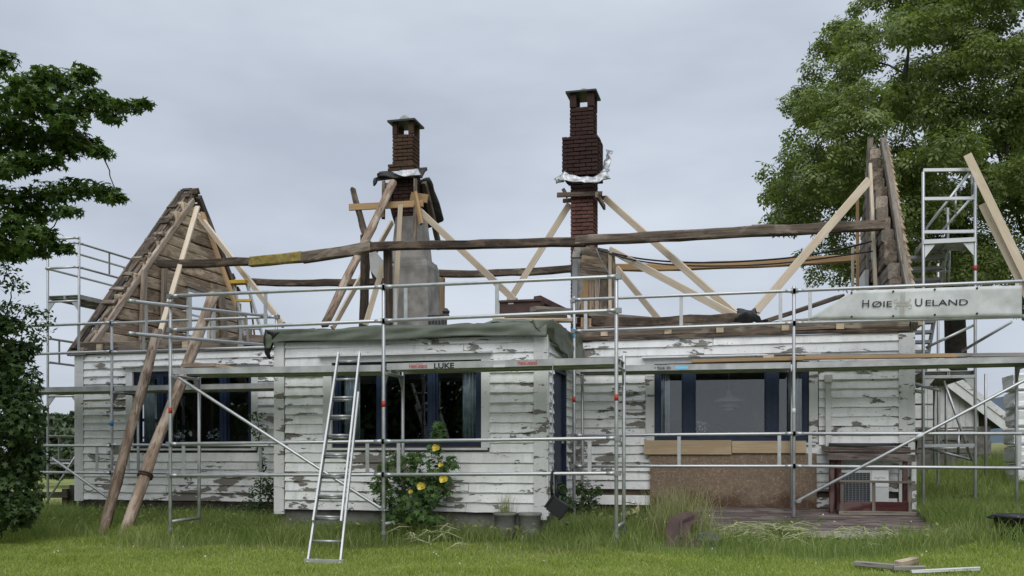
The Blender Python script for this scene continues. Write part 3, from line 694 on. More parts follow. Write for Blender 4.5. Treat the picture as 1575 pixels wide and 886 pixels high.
# right chimney
rx, ry = at(896, 0, 3.2).x, 3.35
chr_ = thing('brick_chimney', (rx, ry, .3), 'tall red brick chimney with a broad dark corbelled block wrapped in torn foil', 'chimney')
ZR = lambda py: at(897, py, 3.1).z
hid = MB()
MB().box(rx-.18, rx+.2, ry-.24, ry+.24, 2.85, ZR(286)).build('mortar_core', M['mortar'], chr_)
MB().box(rx-.20, rx+.19, ry-.20, ry+.20, ZR(286)+.002, ZR(163)).build('mortar_core', M['sooty_mortar'], chr_)
bricks(chr_, rx+.01, ry, .45, .56, 2.9, ZR(303), 'brick_red', hidden=hid)
bricks(chr_, rx+.01, ry, .45, .56, ZR(302), ZR(272), 'brick_dark', hidden=hid)
MB().box(rx-.30, rx+.30, ry-.30, ry+.30, ZR(271), ZR(215)).build('corbel_core', M['sooty_mortar'], chr_)
bricks(chr_, rx-.02, ry, .70, .70, ZR(271), ZR(214), 'brick_dark', hidden=hid)
bricks(chr_, rx-.005, ry, .47, .46, ZR(213), ZR(163), 'brick_dark', hidden=hid)
pillars(chr_, 'brick_dark', rx-.005, ry, .47, .46, ZR(163), ZR(142), .125)
tag(hid.build('rear_bricks', M['brick_dark'], chr_), kind='stuff')
MB().box(rx-.31, rx+.29, ry-.3, ry+.3, ZR(142)+.003, ZR(142)+.035).build('cap_slab', M['cap_slate'], chr_)
MB().lathe((rx, ry, ZR(142)+.035), [(.10, 0), (.105, .04), (.09, .09), (.05, .125), (.001, .13)], 9).build('cap_stone', M['cap_stone'], chr_)
f0 = ry-.42
crumple('foil_skirt', [[at(868, 266, f0), at(890, 271, f0), at(915, 270, f0), at(933, 262, f0)], [at(852, 277, f0), at(885, 279, f0-.05), at(915, 282, f0-.05), at(938, 276, f0)]], M['foil'], chr_, .035, 1, .006, 8)
crumple('foil_flap', [[at(921, 272, ry-.3), at(930, 250, ry), at(932, 230, ry+.2)], [at(933, 276, ry-.3), at(938, 250, ry), at(943, 232, ry+.2)]], M['foil'], chr_, .05, 4, .006, 9)
crumple('foil_flap', [[at(851, 275, f0), at(862, 268, f0)], [at(856, 284, f0), at(868, 280, f0)]], M['foil'], chr_, .03, 6, .006, 9)
# boards clamped round the right chimney
for a, c, Y, h, lb in ((( 857, 300), (926, 298), ry-.36, .09, 'dark clamping board across the front of the tall chimney'), ((866, 309), (877, 309), ry+.42, .08, 'short dark clamping board behind the tall chimney')):
    bx = (932, 304) if Y > ry else c
    o = bar('clamping_board', at(*a, Y), at(*bx, Y), .045, h, M['dark_timber'], None, jit=.006); tag(o, lb, 'board')
bar('clamp_block', at(866, 291, ry-.30), at(873, 303, ry-.30), .06, .07, M['old_timber'], chr_, jit=.006)
o = bar('clamping_board', (rx+.33, ry-.5, ZR(306)), (rx+.33, ry+.5, ZR(306)), .05, .10, M['old_timber'], None, jit=.005); tag(o, 'dark clamping board along the side of the tall chimney', 'board')

# old plank partition standing against the right chimney
pp = thing('plank_partition', at(910, 492, 2.4), 'weathered brown plank partition standing against the tall brick chimney', 'partition')
random.seed(61); zb = 2.95
edges = [893, 905, 914, 922, 935]
for a, c, top, m in zip(edges, edges[1:], (380, 374, 383, 388), ('honey_timber', 'gable_brown', 'gable_grey', 'old_timber')):
    q = at((a+c)/2, top, 2.45); wd = at(c, 0, 2.45).x-at(a, 0, 2.45).x
    bar('plank', (q.x, 2.45, zb), (q.x, 2.45, q.z), wd-.008, .05, M[m], pp, jit=.01)
for i in range(5):
    p0 = at(894, 384+i*16, 2.38); p1 = at(934, 392+i*14, 2.38); bar('cross_plank', p0, p1, .05, .19, M['gable_brown' if i % 2 else 'old_timber'], pp, jit=.012) if i < 3 else None
for i in range(9):                                       # broken masonry edge beside the planks
    p = at(889+random.uniform(-3, 3), 378+i*13, 2.5); m = MB(); rough_box(m, p.x-.09, p.x+.09, 2.42, 2.62, p.z-.085, p.z+.07, .025); m.build('stone', M['plaster'], pp)
bar('post', at(940, 392, 2.7), V3(at(940, 392, 2.7), .02, 0, -1.4), .16, .14, M['gable_brown'], pp, jit=.02)
bar('gutter_strip', at(885, 398, 2.3), V3(at(885, 398, 2.3), -.02, 0, -1.2), .1, .03, M['galvanised_dark'], pp)

# ------------------------------------------------------------------ timbers standing about
def timber(name, a, ya, c, yc, wd, h, mat, label, cat='timber', group=None, **kw):
    o = bar(name, at(*a, ya), at(*c, yc), wd, h, M[mat], None, **kw); return tag(o, label, cat, group)
random.seed(71)
BR = 'pale timber braces'
timber('timber_brace', (304, 318), 2.6, (241, 530), .7, .10, .05, 'pale_timber', 'pale brace down the inside of the wooden gable, left of its window', 'brace', BR)
timber('timber_brace', (306, 332), 3.4, (436, 500), 1.2, .05, .125, 'pale_timber', 'pale brace from the wooden gable peak out to the open rail', 'brace', BR)
timber('timber_brace', (311, 327), 3.3, (384, 528), 2.8, .10, .05, 'honey_timber', 'yellowish brace beside the stepladder, right of the gable window', 'brace', BR)
timber('timber_brace', (641, 320), 2.95, (793, 463), 2.3, .05, .12, 'pale_timber', 'pale brace sloping right from the plastered chimney', 'brace', BR)
timber('timber_brace', (616, 315), 2.72, (607, 492), 2.6, .10, .05, 'pale_timber', 'near upright pale brace in front of the grey plastered stack', 'brace', BR)
timber('timber_brace', (603, 342), 4.3, (511, 505), 2.2, .05, .11, 'pale_timber', 'pale brace behind the rough pole leaning on the plastered chimney', 'brace', BR)
timber('timber_brace', (590, 406), 2.35, (562, 500), 2.1, .05, .10, 'pale_timber', 'short pale brace beside the dark upright posts left of the chimney', 'brace', BR)
timber('timber_brace', (876, 314), 3.3, (783, 463), 3.0, .05, .12, 'pale_timber', 'pale brace sloping left from the tall chimney clamp', 'brace', BR)
timber('timber_brace', (931, 305), 3.4, (1150, 500), 1.0, .05, .125, 'pale_timber', 'longest pale brace sloping right from the tall chimney clamp', 'brace', BR)
timber('timber_brace', (938, 384), 2.6, (1142, 492), .9, .05, .125, 'pale_timber', 'lower pale brace from the plank partition to the black tarp', 'brace', BR)
timber('timber_brace', (948, 412), 3.1, (1022, 502), 2.8, .05, .11, 'pale_timber', 'short pale brace sloping right at the foot of the plank partition', 'brace', BR)
timber('timber_brace', (938.5, 388), 2.3, (938.5, 500), 2.3, .06, .05, 'pale_timber', 'thin upright pale stud on the plank partition', 'brace', BR)
timber('timber_brace', (1337, 277), 1.6, (1160, 482), .8, .05, .13, 'pale_timber', 'pale brace from the narrow log gable down to the black tarp', 'brace', BR)
def upright(px, t, X, bot, wd, h, mat, label):
    p = atx(px, t, X); q = V3(p, 0, .0, bot-p.z); tag(bar('gable_stud', p, q, wd, h, M[mat]), label, 'stud', 'studs on the log gable')
tag(bar('gable_stud', (14.02, 2.55, 6.15), (14.05, 1.75, 3.1), .05, .12, M['pale_timber']), 'nearest pale stud raised against the narrow log gable', 'stud', 'studs on the log gable')
tag(bar('gable_stud', (13.97, 4.1, 5.95), (13.97, 4.0, 3.05), .05, .12, M['honey_timber']), 'middle yellowish stud raised against the narrow log gable', 'stud', 'studs on the log gable')
tag(bar('gable_stud', (13.97, 5.0, 5.2), (13.97, 4.9, 3.05), .05, .12, M['pale_timber']), 'shortest rear pale stud raised against the narrow log gable', 'stud', 'studs on the log gable')
timber('board', (537, 319), 2.78, (651, 313), 2.9, .05, .13, 'honey_timber', 'yellowish board nailed level across the brick of the plastered chimney', 'board')
timber('board', (632, 302), 3.2, (658, 306), 3.2, .05, .17, 'honey_timber', 'short wide board under the roof remnant of the plastered chimney', 'board')
bar('prop_stub', at(638, 296, 2.9), at(648, 345, 2.75), .06, .09, M['honey_timber'], chl, jit=.006)
timber('rough_pole', (605, 281), 2.9, (500, 500), .9, .165, .155, 'log_pole', 'thick rough pole leaning up against the plastered chimney top', 'pole', round_=True, jit=.035)
timber('bent_pole', (543, 291), 3.1, (563, 366), 2.6, .09, .10, 'dark_timber', 'dark broken pole sticking up left of the plastered chimney', 'pole', jit=.03)
timber('dark_post', (561, 362), 2.4, (560, 505), 2.4, .15, .13, 'dark_timber', 'dark split upright post under the front purlin, left of the chimney', 'post', jit=.025)
timber('dark_post', (597, 386), 2.0, (597, 505), 2.0, .15, .12, 'dark_timber', 'dark square post with peg holes right before the plastered stack', 'post', jit=.01)
timber('dark_post', (573, 408), 3.4, (581, 440), 3.5, .10, .12, 'dark_timber', 'short crooked knee timber behind the dark posts', 'timber', jit=.02)
timber('board', (566, 392), 3.3, (592, 424), 3.4, .03, .34, 'white_board', 'whitish painted panel hung between the dark posts', 'board')
timber('board', (664, 455), 3.9, (675, 492), 3.9, .05, .16, 'dark_timber', 'dark sloping board right of the grey plastered stack', 'board', jit=.01)
timber('upright_post', (608, 440), 2.15, (608, 500), 2.15, .07, .05, 'white_board', 'thin whitish upright strip in front of the plastered stack', 'strip')
timber('offcut', (1156, 350), 1.82, (1182, 349), 1.82, .2, .055, 'old_timber', 'small offcut lying on top of the front purlin', 'offcut', roll=R(25))
# old roof boards sagging over the right wall plate
timber('loose_board', (1175, 495), .7, (1292, 456), 1.6, .22, .06, 'dark_timber', 'long dark loose board rising beside the banner', 'board', jit=.012)
timber('loose_board', (880, 481), .25, (1030, 497), .2, .25, .10, 'grey_timber', 'grey sagging board lying on the wall plate below the tall chimney', 'board', jit=.03)
timber('loose_board', (862, 478), -.6, (900, 483), .0, .16, .08, 'old_timber', 'short grey board bridging from the flat roof to the wall plate', 'board', jit=.015)
def lean(name, p0, p1, r, label, seed):
    random.seed(seed); o = bar(name, p0, p1, r, r*.94, M['log_pole'], None, round_=True, jit=.03); tag(o, label, 'log', 'long logs leaning on the scaffold'); return o
q0 = at(155, 828, -2.95); q0.z = gz(q0.x, q0.y)-.05
lean('leaning_log', q0, at(242, 508, -1.06), .155, 'straighter left one of two logs leaning on the scaffold rail', 81)
q0 = at(185, 838, -3.0); q0.z = gz(q0.x, q0.y)-.05
ll = lean('leaning_log', q0, at(329, 452, -.68), .18, 'greyer right one of two leaning logs, with a rope collar', 82)
d = at(329, 452, -.68)-q0; pc = q0+d*.235; rc = MB(); 
for k in range(2): rc.path([pc+d.normalized()*(.035*k)+Quaternion(d.normalized(), 2*math.pi*i/12) @ (d.orthogonal().normalized()*.105) for i in range(13)], .016, 6)
ro = rc.build('rope_collar', M['rust_brown'], None, True); mw = ro.matrix_world.copy(); ro.parent = ll
bpy.context.view_layer.update(); ro.matrix_parent_inverse = ll.matrix_world.inverted()
# two raw planks propped against the stair tower
for a, c, lb in (((1488, 238), (1600, 470), 'longer raw plank propped on the stair tower top'), ((1511, 314), (1592, 478), 'shorter raw plank propped against the longer one by the stair tower')):
    ya = .82 if a[0] == 1488 else .90
    p = at(*a, ya); c_ = at(*c, ya-.25); dd = c_-p; t = (p.z-gz(17.6, .2))/-dd.z; p2 = p+dd*t
    tag(bar('propped_plank', p, p2, .04, .12, M['pale_timber']), lb, 'plank', 'raw planks at the stair tower')

# ------------------------------------------------------------------ flat roof of the projecting block: tarp and things lying on it
MB().box(BX0-.05, BX1+.05, BY-.06, -.16, 2.80, 2.90).build('flat_roof', M['dark_timber'], house)
tp = thing('roof_tarp', (7.2, -1.2, 2.9), 'grey green tarpaulin drawn over the flat roof edge of the projecting block', 'tarpaulin')
def tarp_sheet():
    nx, P = 110, []
    for j in range(17):
        row = []
        for i in range(nx+1):
            t = i/nx; x = BX0-.10+t*(BX1-BX0+.16)
            if j < 8: y = -.6-(BY*-1-.6+.13)*j/7; z = 2.915+.03*mnoise.noise((x*1.5, y*2, 1))+.05*mnoise.noise((x*.6, y, 4))
            else:
                s = (j-8)/8; drop = .19+.05*mnoise.noise((x*.8, 3, 2))+(.08 if t < .02 else 0); y = BY-.13-.03*s+.03*mnoise.noise((x*2.2+s*1.5, s*2, 5)); z = 2.93-drop*s+.02*mnoise.noise((x*3, s*3, 0))+.045*mnoise.noise((x*1.4, 0, 4))*(1-s)
            row.append((x, y, z))
        P.append(row)
    C_ = nx+1; m = MB(); m.add([p for r in P for p in r], [(i*C_+j, i*C_+j+1, (i+1)*C_+j+1, (i+1)*C_+j) for i in range(16) for j in range(nx)])
    o = m.build('tarp_sheet', M['tarp_green'], tp, True); sm = o.modifiers.new('thickness', 'SOLIDIFY'); sm.thickness = .012
tarp_sheet()
crumple('tarp_corner', [[(BX0-.12, BY-.12, 2.93), (BX0+.12, BY-.17, 2.9)], [(BX0-.15, BY-.12, 2.74), (BX0+.0, BY-.15, 2.80)], [(BX0-.08, BY-.08, 2.52), (BX0-.03, BY-.09, 2.52)]], M['tarp_black'], tp, .05, 8, .012, 6)
crumple('tarp_corner', [[(BX1-.15, BY-.17, 2.97), (BX1+.1, BY-.1, 2.96), (BX1+.13, BY+.9, 2.95), (BX1+.15, -.25, 2.97)], [(BX1-.1, BY-.20, 2.86), (BX1+.12, BY-.05, 2.82), (BX1+.16, BY+1.0, 2.70), (BX1+.22, -.25, 2.72)], [(BX1-.02, BY-.17, 2.80), (BX1+.10, BY+.1, 2.70), (BX1+.15, BY+1.2, 2.48), (BX1+.24, -.2, 2.5)]], M['tarp_green'], tp, .06, 9, .012, 4)
crumple('tarp_fold', [[(8.2, BY+.1, 2.96), (8.8, BY+.1, 2.98), (9.25, BY+.3, 2.97)], [(8.3, BY+.5, 3.0), (8.8, BY+.6, 3.03), (9.2, BY+.8, 3.0)]], M['tarp_green'], tp, .08, 12, .012, 4)
bx_ = thing('metal_box', at(810, 487, -1.2), 'rusty brown sheet metal box lying on the flat roof tarpaulin', 'metal box')
p = at(768, 487, -1.3); q = at(832, 461, -1.3)
m = MB().box(p.x, q.x, -1.3, -1.26, p.z+.04, q.z).box(p.x, p.x+.03, -1.259, -.7, p.z+.04, q.z).box(q.x-.03, q.x, -1.259, -.7, p.z+.04, q.z).box(p.x+.031, q.x-.031, -1.259, -.7, p.z+.04, p.z+.07); m.build('box_shell', M['rust_brown'], bx_)
MB().box(p.x+.14, p.x+.22, -1.305, -1.301, q.z-.05, q.z-.03).build('slot_label', M['white_metal'], bx_)
MB().box(p.x-.02, q.x+.02, -1.33, -1.302, q.z-.02, q.z+.01).build('box_rim', M['rust_brown'], bx_)
for a, c, y0, y1, h, m, lb in (((826, 460), (866, 480), -1.1, -.6, .10, 'rust_brown', 'dark slatted lid propped on the rusty box'), ((776, 490), (872, 488), -1.5, -1.3, .05, 'dark_timber', 'dark batten under the rusty metal box'), ((820, 475), (880, 479), -1.5, -.9, .07, 'grey_timber', 'grey round batten lying right of the rusty metal box'), ((758, 493), (880, 493), -1.75, -1.5, .05, 'gable_tan', 'light board lying on the tarpaulin below the rusty box')):
    tag(bar('roof_batten', at(*a, y0), at(*c, y1), .16, h, M[m], None, jit=.01), lb, 'batten', 'scraps on the flat roof')
random.seed(4)
rs = thing('iron_scrap', at(668, 494, .5), 'tangle of dark iron scrap at the foot of the plastered stack', 'scrap')
for i in range(6): p = at(660+i*5, 488, .5); MB().box(p.x, p.x+.03, .45, .5, p.z-.15, p.z+.03).build('bar', M['cap_slate'], rs)
p = at(658, 487, .5); q = at(690, 485, .5); rod('rail', p, q, .02, M['cap_slate'], rs); MB().lathe(V3(at(686, 492, .5)), [(.03, 0), (.07, .05), (.05, .1), (.07, .14), (.02, .2)], 10).build('knob', M['cap_slate'], rs)
crb = crumple('black_tarp', [[at(1126, 496, .05), at(1148, 498, -.02), at(1172, 496, .05)], [at(1131, 484, .0), at(1150, 481, -.05), at(1170, 486, .0)], [at(1136, 477, .2), at(1150, 474, .2), at(1165, 476, .2)], [at(1134, 480, .6), at(1150, 480, .6), at(1168, 482, .6)]], M['tarp_black'], None, .07, 15, .01, 5)
tag(crb, 'black tarp bundled over the brace feet on the wall plate', 'tarp')

# stepladder standing inside the left gable
sl = thing('stepladder', at(378, 520, 1.6), 'aluminium stepladder with yellow steps standing inside the wooden gable', 'stepladder')
ys_ = 2.0; T0, T1 = at(362, 432, ys_), at(380, 430, ys_); B0, B1 = at(383, 530, ys_-.1), at(408, 530, ys_-.1)
T0 = at(359, 434, ys_); T1 = at(379, 434, ys_); B0 = at(381, 532, ys_-.3); B1 = at(409, 532, ys_-.3)
T0b = at(364, 436, ys_); 
bar('rail', T0, at(379, 530, ys_-.25), .03, .07, M['aluminium'], sl); bar('rail', T1, at(408, 530, ys_-.25), .03, .07, M['aluminium'], sl)
bar('rear_rail', V3(T0, 0, .08), at(368, 530, ys_+.9), .03, .05, M['aluminium'], sl); bar('rear_rail', V3(T1, 0, .08), at(393, 530, ys_+.9), .03, .05, M['honey_timber'], sl)
a, c = at(357, 435, ys_-.02), at(381, 434, ys_-.02); bar('top_step', a, c, .22, .07, M['yellow_plastic'], sl)
for t, m in ((.3, 'yellow_plastic'), (.52, 'aluminium'), (.75, 'aluminium')):
    A = T0.lerp(at(379, 530, ys_-.25), t); C = T1.lerp(at(408, 530, ys_-.25), t); bar('step', A, C, .08, .035 if m != 'yellow_plastic' else .05, M[m], sl)
# cables slung from the chimney partition to the right gable
def cable(name, pts, r, label, mat='cable_black'):
    P = [Vector(p) for p in pts]; Q = []
    for i in range(len(P)-1):
        p0 = P[max(i-1, 0)]; p1 = P[i]; p2 = P[i+1]; p3 = P[min(i+2, len(P)-1)]
        for k in range(8):
            t = k/8; Q.append(.5*((2*p1)+(p2-p0)*t+(2*p0-5*p1+4*p2-p3)*t*t+(3*p1-p0-3*p2+p3)*t**3))
    Q.append(P[-1]); return tag(MB().path(Q, r, 7).build(name, M[mat], None, True), label, 'cable')
cable('roof_cable', [at(915, 382, 2.4), at(985, 398, 2.3), at(1080, 404, 2.2), at(1200, 398, 2.2), at(1280, 386, 2.2), at(1345, 370, 2.2)], .016, 'upper dark cable sagging from the partition to the log gable')
cable('roof_cable', [at(920, 384, 2.3), at(980, 401, 2.2), at(1070, 409, 2.1), at(1200, 405, 2.1), at(1345, 386, 2.1)], .014, 'lower dark cable sagging from the partition to the log gable')
cable('thin_wire', [at(917, 383, 2.3), at(928, 408, 2.25), at(940, 425, 2.2)], .010, 'pale thin wire hanging down the plank partition', 'wire_grey')

# ------------------------------------------------------------------ scaffolding
SG, SD = M['galvanised'], M['galvanised_dark']; TR = .0245
def post(sc, x, y, ztop, band=None, jack=True, zbot=None, lean_=(0, 0)):
    z0 = gz(x, y)-.02 if zbot is None else zbot
    p = rod('standard', (x-lean_[0], y-lean_[1], z0), (x, y, ztop), TR, SG, sc)
    if jack: MB().box(x-lean_[0]-.07, x-lean_[0]+.07, y-.07, y+.07, z0-.01, z0+.015).tube((x-lean_[0], y, z0+.16), (x-lean_[0], y, z0+.2), .045, 8).build('base_plate', SD, sc)
    if band:
        MB().tube((x, y, band[0]-.035), (x, y, band[0]+.045), TR+.002, 12).build('marker_band', M[band[1]], sc, True)
    return p
def rail(sc, p0, p1, r=.024):
    o = rod('guardrail', p0, p1, r, SG, sc); d = (Vector(p1)-Vector(p0)).normalized()
    for p, s in ((Vector(p0), 1), (Vector(p1), -1)): MB().tube(p-d*s*.015, p+d*s*.09, r+.007, 10, r+.001).build('rail_end', SG, sc, True)
    return o
def guard(sc, p0, p1, q0, q1, spac=(.12, .88)):
    """a two-rail guard frame: upper rail p0-p1, lower rail q0-q1 and flat spacers"""
    p0, p1, q0, q1 = map(Vector, (p0, p1, q0, q1)); rail(sc, p0, p1); rail(sc, q0, q1)
    for p, e in ((p0, 1), (q0, 1), (p1, -1), (q1, -1)): MB().box(p.x-e*.05-.034, p.x-e*.05+.034, p.y-.012, p.y+.05, p.z-.032, p.z+.032).build('wedge_coupler', SD, sc) if abs((p1-p0).x) > 1 else None
    for t in spac:
        a = p0.lerp(p1, t); c = q0.lerp(q1, t); bar('rail_spacer', V3(c, 0, 0, .012), V3(a, 0, 0, -.012), .012, .05, SG, sc, roll=R(90) if abs((p1-p0).normalized().x) > .6 else 0)
def deck(sc, x0, x1, y0, y1, z, boards=2, dz=0, axis='x', mat='deck_steel'):
    wd = (y1-y0)/boards if axis == 'x' else (x1-x0)/boards
    for i in range(boards):
        m = MB()
        if axis == 'x':
            a, c = y0+i*wd+.006, y0+(i+1)*wd-.006
            m.box(x0+.03, x1-.03, a, c, z-.012, z); m.box(x0+.03, x1-.03, a, a+.012, z-.085, z-.013); m.box(x0+.03, x1-.03, c-.012, c, z-.085, z-.013); m.box(x0+.03, x1-.03, a+.013, a+.03, z-.085, z-.078)
            for k in range(7): xx = x0+.1+(x1-x0-.25)*k/6; m.box(xx, xx+.05, a+.013, c-.013, z-.05, z-.013)
        else:
            a, c = x0+i*wd+.006, x0+(i+1)*wd-.006
            m.box(a, c, y0+.03, y1-.03, z-.012, z); m.box(a, a+.012, y0+.03, y1-.03, z-.085, z-.013); m.box(c-.012, c, y0+.03, y1-.03, z-.085, z-.013)
            for k in range(7): yy = y0+.1+(y1-y0-.25)*k/6; m.box(a+.013, c-.013, yy, yy+.05, z-.05, z-.013)
        for v in range(len(m.v)): p = m.v[v]; m.v[v] = (p[0], p[1], p[2]+dz*((p[0]-x0)/(x1-x0) if axis == 'x' else 0))
        m.build('deck_board', M[mat], sc)
def transom(sc, x, y0, y1, z, knee=True):
    rod('transom', (x, y0, z), (x, y1, z), .022, SG, sc)
    if knee:
        for a, e in ((y0, 1), (y1, -1)): MB().prism([(a+e*.02, z-.02), (a+e*.16, z-.02), (a+e*.02, z-.2)], 'x', x-.008, x+.008).build('knee_plate', SG, sc)
def coupler(sc, p, s=.045):
    m = MB(); m.box(p[0]-s, p[0]+s, p[1]-s, p[1]+s, p[2]-s*.7, p[2]+s*.7); m.tube(V3(p, -s*1.6, -s*.4, 0), V3(p, s*1.6, -s*.4, .01), .012, 6); m.build('coupler', SD, sc)
def text(name, body, size, loc, rot, mat, parent, ext=.0015, align='LEFT', shear=0, sx=1):
    c = bpy.data.curves.new(name, 'FONT'); c.body = body; c.size = size; c.extrude = ext; c.align_x = align; c.shear = shear; c.resolution_u = 3; c.offset = .0018 if body == 'LUKE' else 0
    t = bpy.data.objects.new('tmp', c); col.objects.link(t); dg = bpy.context.evaluated_depsgraph_get(); me = bpy.data.meshes.new_from_object(t.evaluated_get(dg)); bpy.data.objects.remove(t)
    me.name = name; me.materials.clear(); me.materials.append(M[mat]); o = link(bpy.data.objects.new(name, me), parent); o.location = Vector(loc)-org(parent); o.rotation_euler = rot; o.scale = (sx, 1, 1); return o

# --- in front of the projecting block
YM0, YM1 = -3.3, -2.57
mx_ = [PX(262, YM0), PX(590, YM0), PX(948, YM0)]
scm = thing('scaffold', (mx_[1], YM0, gz(mx_[1], YM0)), 'galvanised scaffold bay pair in front of the projecting white block', 'scaffold', 'scaffold around the house')
post(scm, mx_[0], YM0, at(262, 456, YM0).z, (at(262, 632, YM0).z, 'red_tape')); post(scm, mx_[1], YM0, at(590, 437, YM0).z, (at(590, 622, YM0).z, 'red_tape')); post(scm, mx_[2], YM0, at(948, 423, YM0).z, (at(948, 612, YM0).z, 'red_tape'))
for x, zt in zip(mx_, (2.24, 2.3, 2.42)): post(scm, x, YM1, zt)
zt = [at(px, py, YM0).z for px, py in ((262, 456), (590, 442), (948, 426))]; zl = [at(px, py, YM0).z for px, py in ((262, 508), (590, 494), (948, 478))]
for i in (0, 1):
    guard(scm, (mx_[i]+.05, YM0-.03, zt[i]), (mx_[i+1]-.02, YM0-.03, zt[i+1]), (mx_[i]+.05, YM0-.03, zl[i]), (mx_[i+1]-.02, YM0-.03, zl[i+1]), (.09, .50) if i else (.09, .46))
la = [at(px, py, YM0).z for px, py in ((262, 683), (590, 679), (948, 674))]; lb_ = [at(px, py, YM0).z for px, py in ((262, 731), (590, 730), (948, 728))]
for i in (0, 1): guard(scm, (mx_[i]+.04, YM0-.03, la[i]), (mx_[i+1]-.03, YM0-.03, la[i+1]), (mx_[i]+.04, YM0-.03, lb_[i]), (mx_[i+1]-.03, YM0-.03, lb_[i+1]), (.06, .94) if i == 0 else (.06, .90))
ZD = [at(272, 566, YM0).z, at(590, 561, YM0).z, at(948, 549, YM0).z]
deck(scm, mx_[0], mx_[1]-.01, YM0+.0, YM1, ZD[0], dz=ZD[1]-ZD[0]); deck(scm, mx_[1]+.01, mx_[2]+.04, YM0+.0, YM1, ZD[1]+.015, dz=ZD[2]-ZD[1]-.015)
for x, z in zip(mx_, ZD): transom(scm, x, YM0, YM1, z-.11); transom(scm, x, YM0, YM1, gz(x, YM0)+.28, False)
rod('diagonal_brace', at(270, 578, YM0-.05), at(592, 786, YM0-.05), .022, SG, scm)
coupler(scm, at(588, 783, YM0-.05), .03); coupler(scm, at(272, 580, YM0-.05), .03)
# end guard rails running back towards the left wing
ex = 4.05
for zz, (a, c) in ((0, ((200, 463), (408, 486))), (1, ((200, 513), (412, 531)))):
    p, q = atx(a[0], a[1], ex), atx(c[0], c[1], ex+.35); rail(scm, p, q)
coupler(scm, at(262, 468, YM0-.02)); coupler(scm, atx(406, 486, ex+.35))
for t in (.1, .83): A = atx(200, 463, ex).lerp(atx(408, 486, ex+.35), t); C = atx(200, 513, ex).lerp(atx(412, 531, ex+.35), t); bar('rail_spacer', C, A, .012, .05, SG, scm)
# end guards of the right end
# lettering on the front of the deck
yt = YM0+.003
def on_deck(px, py): return at(px, py, yt)
text('red_lettering', 'HøieUeland', .085, on_deck(629, 566.5), (R(90), 0, 0), 'ink_red', scm, sx=.62)
text('red_lettering', 'HøieUeland', .085, on_deck(796, 561.5), (R(90), 0, 0), 'ink_red', scm, sx=.62)
text('black_lettering', 'LUKE', .095, on_deck(667, 566.5), (R(90), 0, 0), 'ink_black', scm, .003, sx=1.25)
p = on_deck(768, 563); MB().box(p.x-.08, p.x+.08, yt-.003, yt-.001, p.z-.015, p.z+.02).build('blank_sticker', M['white_metal'], scm)
tag(bar('scaffold_plank', at(284, 563, -3.0), at(335, 562, -2.95), .2, .05, M['gable_grey'], None, jit=.006), 'short grey plank on the scaffold deck beside the greyer log', 'plank')
tag(bar('scaffold_plank', at(303, 559, -2.8), at(360, 565, -3.1), .12, .03, M['gable_tan'], None, jit=.006), 'thin tan offcut on the scaffold deck beside the greyer log', 'plank')

# --- in front of the left wing
YW0, YW1 = -1.0, -.27
lxs = [PX(172, YW0)-3.07, PX(172, YW0), PX(172, YW0)+3.07]
scl = thing('scaffold', (lxs[1], YW0, gz(lxs[1], YW0)), 'galvanised scaffold running along the shaded left wing', 'scaffold', 'scaffold around the house')
for i, x in enumerate(lxs[:2]): post(scl, x, YW0, 3.38, (at(172, 652, YW0).z, 'mark_blue') if i == 1 else None); post(scl, x, YW1, 2.3)
post(scl, lxs[2], YW0, 3.38); 
for i in (0, 1):
    guard(scl, (lxs[i]+.04, YW0-.03, 3.32), (lxs[i+1]-.03, YW0-.03, 3.33), (lxs[i]+.04, YW0-.03, 2.83), (lxs[i+1]-.03, YW0-.03, 2.84), (.2, .80))
    guard(scl, (lxs[i]+.04, YW0-.03, 1.26), (lxs[i+1]-.03, YW0-.03, 1.24), (lxs[i]+.04, YW0-.03, .79), (lxs[i+1]-.03, YW0-.03, .78), (.1, .92))
    deck(scl, lxs[i]+.01, lxs[i+1]-.01, YW0, YW1, 2.26)
    transom(scl, lxs[i], YW0, YW1, 2.15)
rod('diagonal_brace', at(60, 690, YW0-.05), at(165, 765, YW0-.05), .022, SG, scl)

# --- in front of the right wing
YR0, YR1 = -1.0, -.27
rxs = [PX(883, YR0), PX(1221, YR0), PX(1221, YR0)+3.07]
scr = thing('scaffold', (rxs[1], YR0, gz(rxs[1], YR0)), 'galvanised scaffold along the right wing carrying the printed banner', 'scaffold', 'scaffold around the house')
ZB = {0: None, 1: .185, 2: None}
post(scr, rxs[0], YR0, 3.47, (at(883, 615, YR0).z, 'red_tape')); post(scr, rxs[0], YR1, 2.45); post(scr, rxs[1], YR0, 3.5, (at(1221, 633, YR0).z, 'white_metal'), zbot=.21, jack=False); post(scr, rxs[1], YR1, 2.45, zbot=.30, jack=False); post(scr, rxs[2], YR0, 3.55); post(scr, rxs[2], YR1, 2.5)
MB().tube((rxs[0], YR0, 2.85), (rxs[0], YR0, 3.0), TR+.002, 12).build('marker_band', M['ink_blue'], scr, True)
za = [3.42, 3.43, at(1577, 433, YR0).z]; zc = [2.95, 2.97, at(1577, 487, YR0).z]
for i in (0, 1): guard(scr, (rxs[i]+.04, YR0-.03, za[i]), (rxs[i+1]-.03, YR0-.03, za[i+1]), (rxs[i]+.04, YR0-.03, zc[i]), (rxs[i+1]-.03, YR0-.03, zc[i+1]), (.045, .5, .95) if i == 0 else (.06, .95))
zq = [at(px, py, YR0).z for px, py in ((890, 670), (1221, 667), (1577, 667))]; zw = [at(px, py, YR0).z for px, py in ((890, 717), (1221, 717), (1577, 720))]
